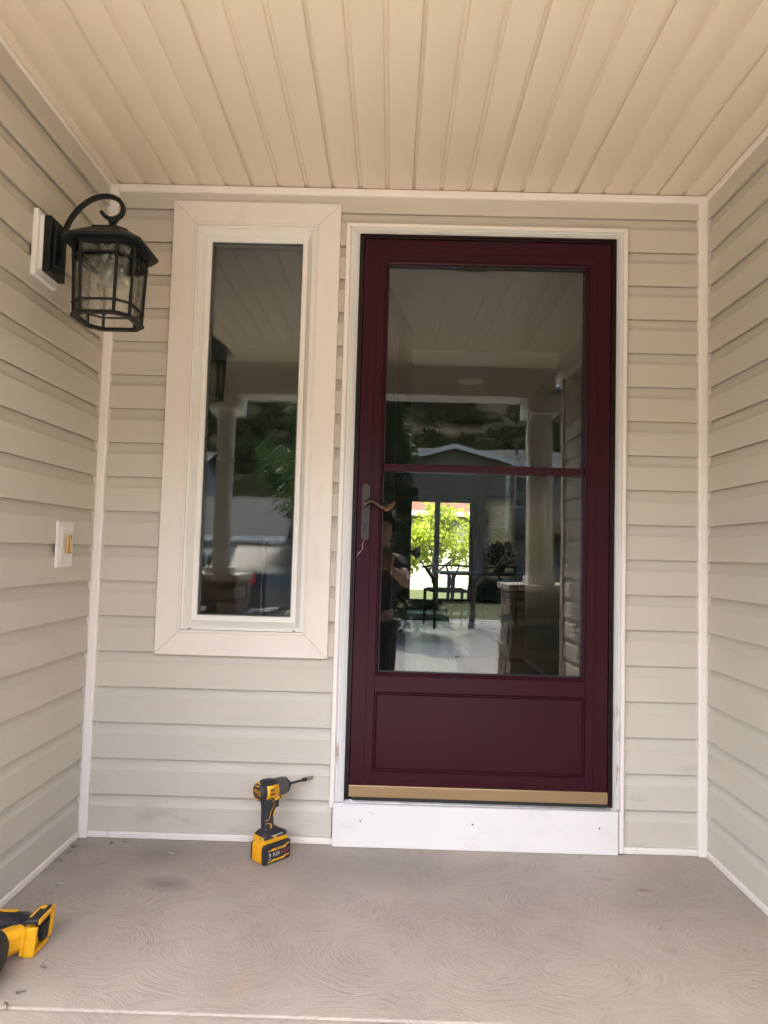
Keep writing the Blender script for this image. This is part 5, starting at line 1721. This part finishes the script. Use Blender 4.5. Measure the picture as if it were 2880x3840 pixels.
# dining table and two chairs
M_CHAIR = mat('chair_wood', (0.115, 0.075, 0.050), rough=0.45, var=0.2, vscale=8)
def chair(loc, rz, lab):
    t = thing('dining_chair', lab, 'chair', loc, rz, group='dining chairs')
    sw_ = 0.235
    for sx in (-1, 1):
        MB().tube([(sx * sw_, -0.22, 0), (sx * sw_ * 0.98, -0.21, 0.445)], [0.016, 0.020], 8).build('leg', M_CHAIR, t, smooth=True)
        MB().tube([(sx * sw_ * 0.85, 0.24, 0), (sx * sw_ * 0.85, 0.22, 0.44), (sx * sw_ * 0.95, 0.20, 0.58), (sx * sw_ * 1.20, 0.10, 0.700)], [0.016, 0.019, 0.016, 0.013], 8).build('leg', M_CHAIR, t, smooth=True)
        MB().tube([(sx * sw_ * 0.96, -0.19, 0.30), (sx * sw_ * 0.87, 0.21, 0.30)], 0.010, 6).build('stretcher', M_CHAIR, t)
        MB().tube([(sx * sw_ * 0.98, -0.21, 0.43), (sx * sw_ * 0.86, 0.21, 0.43)], 0.015, 6).build('seat_rail', M_CHAIR, t)
    for y_, z_ in ((-0.21, 0.43), (0.21, 0.43), (-0.215, 0.24), (0.215, 0.34)):
        MB().tube([(-sw_ * 0.95, y_, z_), (sw_ * 0.95, y_, z_)], 0.012, 6).build('cross_rail', M_CHAIR, t)
    MB().loft([[(-0.22, -0.205, 0.440), (0.22, -0.205, 0.440), (0.195, 0.205, 0.440), (-0.195, 0.205, 0.440)], [(-0.22, -0.205, 0.456), (0.22, -0.205, 0.456), (0.195, 0.205, 0.456), (-0.195, 0.205, 0.456)]]).build('seat', mat('paper_cord', (0.30, 0.24, 0.17), rough=0.8, var=0.2, vscale=30), t, bev=0.006)
    rail = [(0.30 * cos(a), -0.02 + 0.27 * sin(a), 0.705 + 0.03 * max(0, sin(a))) for a in [radians(-12 + 204 * k / 20) for k in range(21)]]
    MB().tube(rail, 0.016, 8, flat=0.75).build('top_rail', M_CHAIR, t, smooth=True)
    for sx in (-1, 1):
        MB().tube([(0, 0.212, 0.445), (sx * 0.010, 0.235, 0.55), (sx * 0.075, 0.245, 0.725)], 0.011, 6).build('back_splat', M_CHAIR, t, smooth=True)
    return t


chair((0.84, 5.82, FZ), radians(8 + 180), 'dark wood wishbone dining chair, its seat before the bright slider')
chair((1.62, 6.15, FZ), radians(200), 'dark wood wishbone dining chair, half hidden behind reflected stone')
tb = thing('dining_table', 'dark wood dining table behind the wishbone chairs', 'table', (1.75, 6.85, FZ))
MB().prism(rrect(0.95, 0.45, 0.10), 0.60, 0.635, lambda s, a, b: (a, b, s)).build('table_top', M_CHAIR, tb, bev=0.004)
for sx in (-0.8, 0.8):
    for sy in (-0.33, 0.33):
        MB().tube([(sx, sy, 0), (sx * 0.97, sy * 0.97, 0.60)], [0.020, 0.028], 10).build('leg', M_CHAIR, tb, smooth=True)
pl_ = thing('potted_plant', 'dark leafy plant in a pot on the dining table', 'plant', (1.62, 6.85, FZ + 0.6355))
MB().lathe([(0.0, 0.0), (0.06, 0.0), (0.085, 0.13), (0.075, 0.13), (0.0, 0.11)], 18).build('pot', mat('pot_grey', (0.08, 0.08, 0.08), rough=0.6), pl_, smooth=True)
m_ = MB()
leaves(m_, (0, 0, 0.26), (0.20, 0.20, 0.16), 260, 0.09, random.Random(2))
m_.build('foliage', M_LEAFD, pl_)
for k in range(5):
    a = 2 * pi * k / 5
    MB().tube([(0, 0, 0.10), (0.05 * cos(a), 0.05 * sin(a), 0.28)], 0.006, 5).build('stem', M_BARK, pl_)
bt = thing('orange_bottle', 'orange capped bottle on the dining table', 'bottle', (2.02, 6.75, FZ + 0.6355))
MB().lathe([(0.0, 0.0), (0.04, 0.0), (0.042, 0.02), (0.042, 0.15), (0.02, 0.19), (0.018, 0.21), (0.0, 0.21)], 16).build('body', mat('bottle_amber', (0.45, 0.16, 0.06), rough=0.3), bt, smooth=True)
MB().lathe([(0.0, 0.2102), (0.022, 0.2102), (0.022, 0.24), (0.0, 0.241)], 14).build('cap', M_PRINTR, bt)

# rugs
M_RUG = mat('rug_grey', (0.12, 0.12, 0.115), rough=0.95, var=0.4, vscale=30, bump=0.8, bscale=120)
M_MATB = mat('mat_brown', (0.17, 0.13, 0.12), rough=0.95, var=0.3, vscale=40, bump=0.8, bscale=150)
r1 = MB().prism(rrect(1.5, 0.42, 0.02, 0.9, 7.0), FZ + 0.0008, FZ + 0.012, lambda s, a, b: (a, b, s)).build('rug', M_RUG, None, bev=0.003)
tag(r1, 'grey speckled rug along the foot of the slider', 'rug')
r2 = MB().prism(rrect(0.32, 1.15, 0.02, 1.03, 2.25), FZ + 0.0008, FZ + 0.010, lambda s, a, b: (a, b, s)).build('door_mat', M_MATB, None, bev=0.003)
tag(r2, 'brown mat on the plank floor just inside the door', 'mat')

# sliding closet doors along the hall wall
M_CLOS = mat('closet_black', (0.022, 0.024, 0.025), rough=0.3)
cd = thing('closet', 'dark sliding closet doors along the hall wall inside', 'closet', (1.32, 2.4, FZ))
for y0, y1, x in ((0.9, 2.22, 1.318), (2.16, 3.38, 1.290)):
    d_ = box('sliding_door', M_CLOS, cd, x, y0, FZ + 0.02, x + 0.022, y1, 2.25, bev=0.002)
    box('handle', M_PRINTK, d_, x - 0.010, y1 - 0.14 if y0 < 2 else y0 + 0.10, 0.98, x - 0.0005, y1 - 0.10 if y0 < 2 else y0 + 0.14, 1.20)
box('floor_track', M_ALU, cd, 1.270, 0.9, FZ + 0.0008, 1.355, 3.38, FZ + 0.018)

# console below the narrow window, seen dimly through it
cn = thing('hall_bench', 'dark bench with grey folded chairs inside the narrow window', 'bench', (-0.45, 0.55, FZ))
MB().box(-0.42, -0.18, 0.42, 0.42, 0.18, 0.46).build('bench_top', M_CHAIR, cn, bev=0.004)
for sx in (-0.38, 0.38):
    MB().box(sx - 0.02, -0.16, 0.0, sx + 0.02, 0.16, 0.4195).build('leg', M_CHAIR, cn)
fc = thing('folded_chair', 'grey folded chair leaning inside the narrow window', 'chair', (-0.28, 0.60, FZ + 0.461), radians(20))
MB().prism(rrect(0.13, 0.22, 0.05, 0, 0.24), -0.02, 0.02, lambda s, a, b: (a, s + 0.25 * b * 0.3, b)).build('backrest', mat('folded_grey', (0.20, 0.20, 0.21), rough=0.6), fc, bev=0.006)
MB().tube([(-0.14, 0.03, 0.02), (-0.14, 0.05, 0.46), (0.14, 0.05, 0.46), (0.14, 0.03, 0.02)], 0.010, 8).build('frame', M_STEEL, fc)

# ================================================================ the photographer, seen only as a reflection
M_SKIN = mat('skin', (0.48, 0.29, 0.21), rough=0.55)
M_SHIRT = mat('shirt_black', (0.020, 0.021, 0.024), rough=0.85, bump=0.2, bscale=60)
M_PANTS = mat('trousers_dark', (0.028, 0.030, 0.036), rough=0.85)
M_HAIR = mat('hair_dark', (0.015, 0.011, 0.009), rough=0.6, bump=0.6, bscale=90)
GZP = -0.385
px_, py_ = 0.03, -3.12


def skin(name, m, parent, verts, edges, radii, root=0, sub=2):
    me = bpy.data.meshes.new(name)
    me.from_pydata(verts, edges, [])
    me.update()
    o = link(name, me, m, parent, True)
    sk = o.modifiers.new('skin', 'SKIN')
    if not me.skin_vertices:
        bpy.context.view_layer.objects.active = o
    layer = me.skin_vertices[0].data if me.skin_vertices else None
    if layer:
        for i_, r_ in enumerate(radii):
            layer[i_].radius = r_ if isinstance(r_, (tuple, list)) else (r_, r_)
            layer[i_].use_root = (i_ == root)
    sk.use_smooth_shade = True
    sb = o.modifiers.new('sub', 'SUBSURF')
    sb.levels = sub
    sb.render_levels = sub
    return o


def chain(spec):
    V, E, R_ = [], [], []
    idx = {}
    for nm, par, p, r_ in spec:
        idx[nm] = len(V)
        V.append(p)
        R_.append(r_)
        if par:
            E.append((idx[par], idx[nm]))
    return V, E, R_


ps = thing('person', 'person in black shirt holding up a phone, mirrored in the storm door', 'person', (px_, py_, GZP))
hx_, hy_, hz_ = px_ + 0.055, py_ + 0.085, 1.215
SH = 1.000                       # shoulder height
wr = (0.150, -2.640, 0.925)      # right wrist, just below the phone
el = (0.275, -2.860, 0.805)
body = [('pelvis', None, (px_, py_ - 0.01, 0.50), (0.155, 0.115)), ('waist', 'pelvis', (px_, py_, 0.66), (0.140, 0.100)), ('chest', 'waist', (px_ + 0.01, py_, 0.86), (0.165, 0.112)),
        ('upper', 'chest', (px_ + 0.02, py_ + 0.01, 0.985), (0.130, 0.085)), ('neck', 'upper', (px_ + 0.035, py_ + 0.03, 1.065), (0.056, 0.058)), ('nape', 'neck', (px_ + 0.045, py_ + 0.05, 1.115), (0.055, 0.060)),
        ('jaw', 'nape', (hx_, hy_ + 0.005, hz_ - 0.055), (0.062, 0.078)), ('head', 'jaw', (hx_, hy_, hz_ + 0.020), (0.076, 0.095)), ('crown', 'head', (hx_, hy_ - 0.010, hz_ + 0.085), (0.062, 0.078)),
        ('rs', 'upper', (px_ + 0.175, py_ + 0.015, SH - 0.02), 0.060), ('re', 'rs', el, 0.043), ('rf', 're', (0.215, -2.750, 0.865), 0.040), ('rw', 'rf', wr, (0.029, 0.024)),
        ('palm', 'rw', (0.142, -2.612, 0.955), (0.036, 0.018)),
        ('ls', 'upper', (px_ - 0.160, py_ + 0.015, SH - 0.02), 0.060), ('le', 'ls', (px_ - 0.235, py_ - 0.02, 0.735), 0.043), ('lw', 'le', (px_ - 0.235, py_ + 0.09, 0.505), 0.028), ('lh', 'lw', (px_ - 0.232, py_ + 0.115, 0.435), (0.036, 0.022)),
        ('rh', 'pelvis', (px_ + 0.095, py_, 0.43), 0.092), ('rk', 'rh', (px_ + 0.105, py_ + 0.02, 0.06), 0.062), ('ra', 'rk', (px_ + 0.110, py_ - 0.02, GZP + 0.09), 0.042), ('rt', 'ra', (px_ + 0.120, py_ + 0.12, GZP + 0.045), (0.042, 0.030)),
        ('lh2', 'pelvis', (px_ - 0.095, py_, 0.43), 0.092), ('lk', 'lh2', (px_ - 0.105, py_ + 0.02, 0.06), 0.062), ('la', 'lk', (px_ - 0.110, py_ - 0.02, GZP + 0.09), 0.042), ('lt', 'la', (px_ - 0.120, py_ + 0.12, GZP + 0.045), (0.042, 0.030))]
V, E, R_ = chain(body)
bo = skin('body', M_SKIN, ps, V, E, R_)
# fingers curling round the phone, thumb on the near side
ph_x0, ph_x1, ph_z0, ph_z1 = 0.0855, 0.1570, 0.9080, 1.0550
PY0, PY1 = -2.5860, -2.5780
for i_, (zf, l_) in enumerate(((0.985, 1.0), (0.966, 1.06), (0.947, 1.0), (0.929, 0.84))):
    V = [(0.150, -2.615, zf - 0.006), (0.1655, -2.600, zf), (0.1665, -2.578, zf + 0.002), (0.1540, -2.5660, zf + 0.002), (0.154 - 0.030 * l_, -2.5655, zf), (0.154 - 0.048 * l_, -2.5680, zf - 0.001)]
    skin('finger', M_SKIN, ps, V, [(k, k + 1) for k in range(5)], [0.0095, 0.0092, 0.0088, 0.0085, 0.0078, 0.0066])
V = [(0.135, -2.620, 0.955), (0.118, -2.605, 0.978), (0.108, -2.597, 1.000), (0.104, -2.5960, 1.020)]
skin('thumb', M_SKIN, ps, V, [(0, 1), (1, 2), (2, 3)], [0.013, 0.0115, 0.0100, 0.0080])
for k in range(4):
    V = [(px_ - 0.232 + (k - 1.5) * 0.004, py_ + 0.105 + (k - 1.5) * 0.017, 0.40), (px_ - 0.228, py_ + 0.112 + (k - 1.5) * 0.018, 0.355), (px_ - 0.215, py_ + 0.112 + (k - 1.5) * 0.017, 0.325)]
    skin('finger', M_SKIN, ps, V, [(0, 1), (1, 2)], [0.0095, 0.0085, 0.007])
skin('thumb', M_SKIN, ps, [(px_ - 0.225, py_ + 0.13, 0.455), (px_ - 0.205, py_ + 0.155, 0.425), (px_ - 0.198, py_ + 0.160, 0.395)], [(0, 1), (1, 2)], [0.012, 0.0105, 0.008])
shirt = [('hem', None, (px_, py_ - 0.01, 0.47), (0.172, 0.130)), ('waist', 'hem', (px_, py_, 0.66), (0.158, 0.116)), ('chest', 'waist', (px_ + 0.01, py_, 0.86), (0.180, 0.126)), ('upper', 'chest', (px_ + 0.02, py_ + 0.01, 0.985), (0.146, 0.100)),
         ('collar', 'upper', (px_ + 0.031, py_ + 0.025, 1.045), (0.072, 0.074)), ('rs', 'upper', (px_ + 0.178, py_ + 0.015, SH - 0.018), 0.074), ('rse', 'rs', (px_ + 0.218, py_ + 0.155, SH - 0.12), 0.066),
         ('ls', 'upper', (px_ - 0.163, py_ + 0.015, SH - 0.018), 0.074), ('lse', 'ls', (px_ - 0.205, py_ - 0.002, SH - 0.15), 0.066)]
V, E, R_ = chain(shirt)
skin('shirt', M_SHIRT, ps, V, E, R_)
tro = [('p', None, (px_, py_ - 0.01, 0.50), (0.166, 0.126)), ('rh', 'p', (px_ + 0.095, py_, 0.43), 0.106), ('rk', 'rh', (px_ + 0.105, py_ + 0.02, 0.06), 0.078), ('ra', 'rk', (px_ + 0.110, py_ - 0.02, GZP + 0.11), 0.066),
       ('lh', 'p', (px_ - 0.095, py_, 0.43), 0.106), ('lk', 'lh', (px_ - 0.105, py_ + 0.02, 0.06), 0.078), ('la', 'lk', (px_ - 0.110, py_ - 0.02, GZP + 0.11), 0.066)]
V, E, R_ = chain(tro)
skin('trousers', M_PANTS, ps, V, E, R_)
for sx in (-1, 1):
    V = [(px_ + sx * 0.110, py_ - 0.06, GZP + 0.045), (px_ + sx * 0.112, py_ - 0.02, GZP + 0.06), (px_ + sx * 0.116, py_ + 0.06, GZP + 0.05), (px_ + sx * 0.122, py_ + 0.16, GZP + 0.040)]
    skin('shoe', M_RUBBER, ps, V, [(0, 1), (1, 2), (2, 3)], [(0.050, 0.044), (0.056, 0.055), (0.054, 0.048), (0.048, 0.036)])
# hair: shaggy cap of tufts
m_ = MB()
rnd = random.Random(9)
for _ in range(520):
    a, b = rnd.uniform(0, 2 * pi), rnd.uniform(-0.25, 1.0)
    el_ = math.asin(b)
    d = Vector((cos(a) * cos(el_), sin(a) * cos(el_), sin(el_)))
    if d.y > 0.35 and d.z < 0.45:
        continue
    p = Vector((hx_, hy_ - 0.005, hz_ + 0.030)) + Vector((d.x * 0.083, d.y * 0.102, d.z * 0.125))
    tdir = (Vector((rnd.uniform(-1, 1), rnd.uniform(-0.6, 1), rnd.uniform(-1, 0.2))) * 0.7 + d * 0.55).normalized()
    m_.tube([p - d * 0.012, p + tdir * 0.018 + d * 0.006, p + tdir * 0.040], [0.009, 0.007, 0.0015], 4, cap=False)
m_.build('hair', M_HAIR, ps, True, smooth=True)
# face
for sx in (-1, 1):
    MB().lathe([(0.0, -0.012), (0.008, -0.009), (0.012, 0.0), (0.008, 0.009), (0.0, 0.012)], 12, (hx_ + sx * 0.031, hy_ + 0.083, hz_ + 0.005), axis='y').build('eye', M_PRINTW, ps, True, smooth=True)
    MB().lathe([(0.0055, 0.0121), (0.0, 0.0128)], 10, (hx_ + sx * 0.031, hy_ + 0.083, hz_ + 0.005), axis='y').build('iris', M_HAIR, ps, True)
    MB().tube([(hx_ + sx * 0.014, hy_ + 0.098, hz_ + 0.024), (hx_ + sx * 0.032, hy_ + 0.098, hz_ + 0.029), (hx_ + sx * 0.050, hy_ + 0.086, hz_ + 0.023)], 0.004, 6).build('eyebrow', M_HAIR, ps, True)
    skin('ear', M_SKIN, ps, [(hx_ + sx * 0.076, hy_ + 0.000, hz_ + 0.025), (hx_ + sx * 0.084, hy_ - 0.008, hz_ + 0.005), (hx_ + sx * 0.077, hy_ + 0.002, hz_ - 0.020)], [(0, 1), (1, 2)], [(0.008, 0.014), (0.009, 0.016), (0.007, 0.010)])
skin('nose', M_SKIN, ps, [(hx_, hy_ + 0.088, hz_ + 0.015), (hx_, hy_ + 0.100, hz_ - 0.010), (hx_, hy_ + 0.106, hz_ - 0.026)], [(0, 1), (1, 2)], [0.008, 0.010, 0.013])
MB().tube([(hx_ - 0.022, hy_ + 0.083, hz_ - 0.056), (hx_, hy_ + 0.091, hz_ - 0.054), (hx_ + 0.022, hy_ + 0.083, hz_ - 0.056)], [0.003, 0.0055, 0.003], 8).build('mouth', mat('lips', (0.35, 0.15, 0.13), rough=0.5), ps, True, smooth=True)

phn = thing('phone', 'grey phone held upright in the hand of the person', 'phone', ((ph_x0 + ph_x1) / 2, PY0, ph_z0))
M_PHONE = mat('phone_back', (0.23, 0.225, 0.215), rough=0.35, metal=0.2)
MB().prism(rrect((ph_x1 - ph_x0) / 2, (ph_z1 - ph_z0) / 2, 0.010, (ph_x0 + ph_x1) / 2, (ph_z0 + ph_z1) / 2), PY0, PY1, lambda s, a, b: (a, s, b)).build('shell', M_PHONE, phn, True, bev=0.001)
for dx, dz in ((-0.012, -0.016), (-0.012, -0.034), (-0.030, -0.025)):
    MB().lathe([(0.0078, PY1 + 0.0001), (0.0078, PY1 + 0.0024), (0.0060, PY1 + 0.0028), (0.0, PY1 + 0.0028)], 16, (ph_x1 + dx, 0, ph_z1 + dz), axis='y').build('lens', M_DARKGL, phn, True)
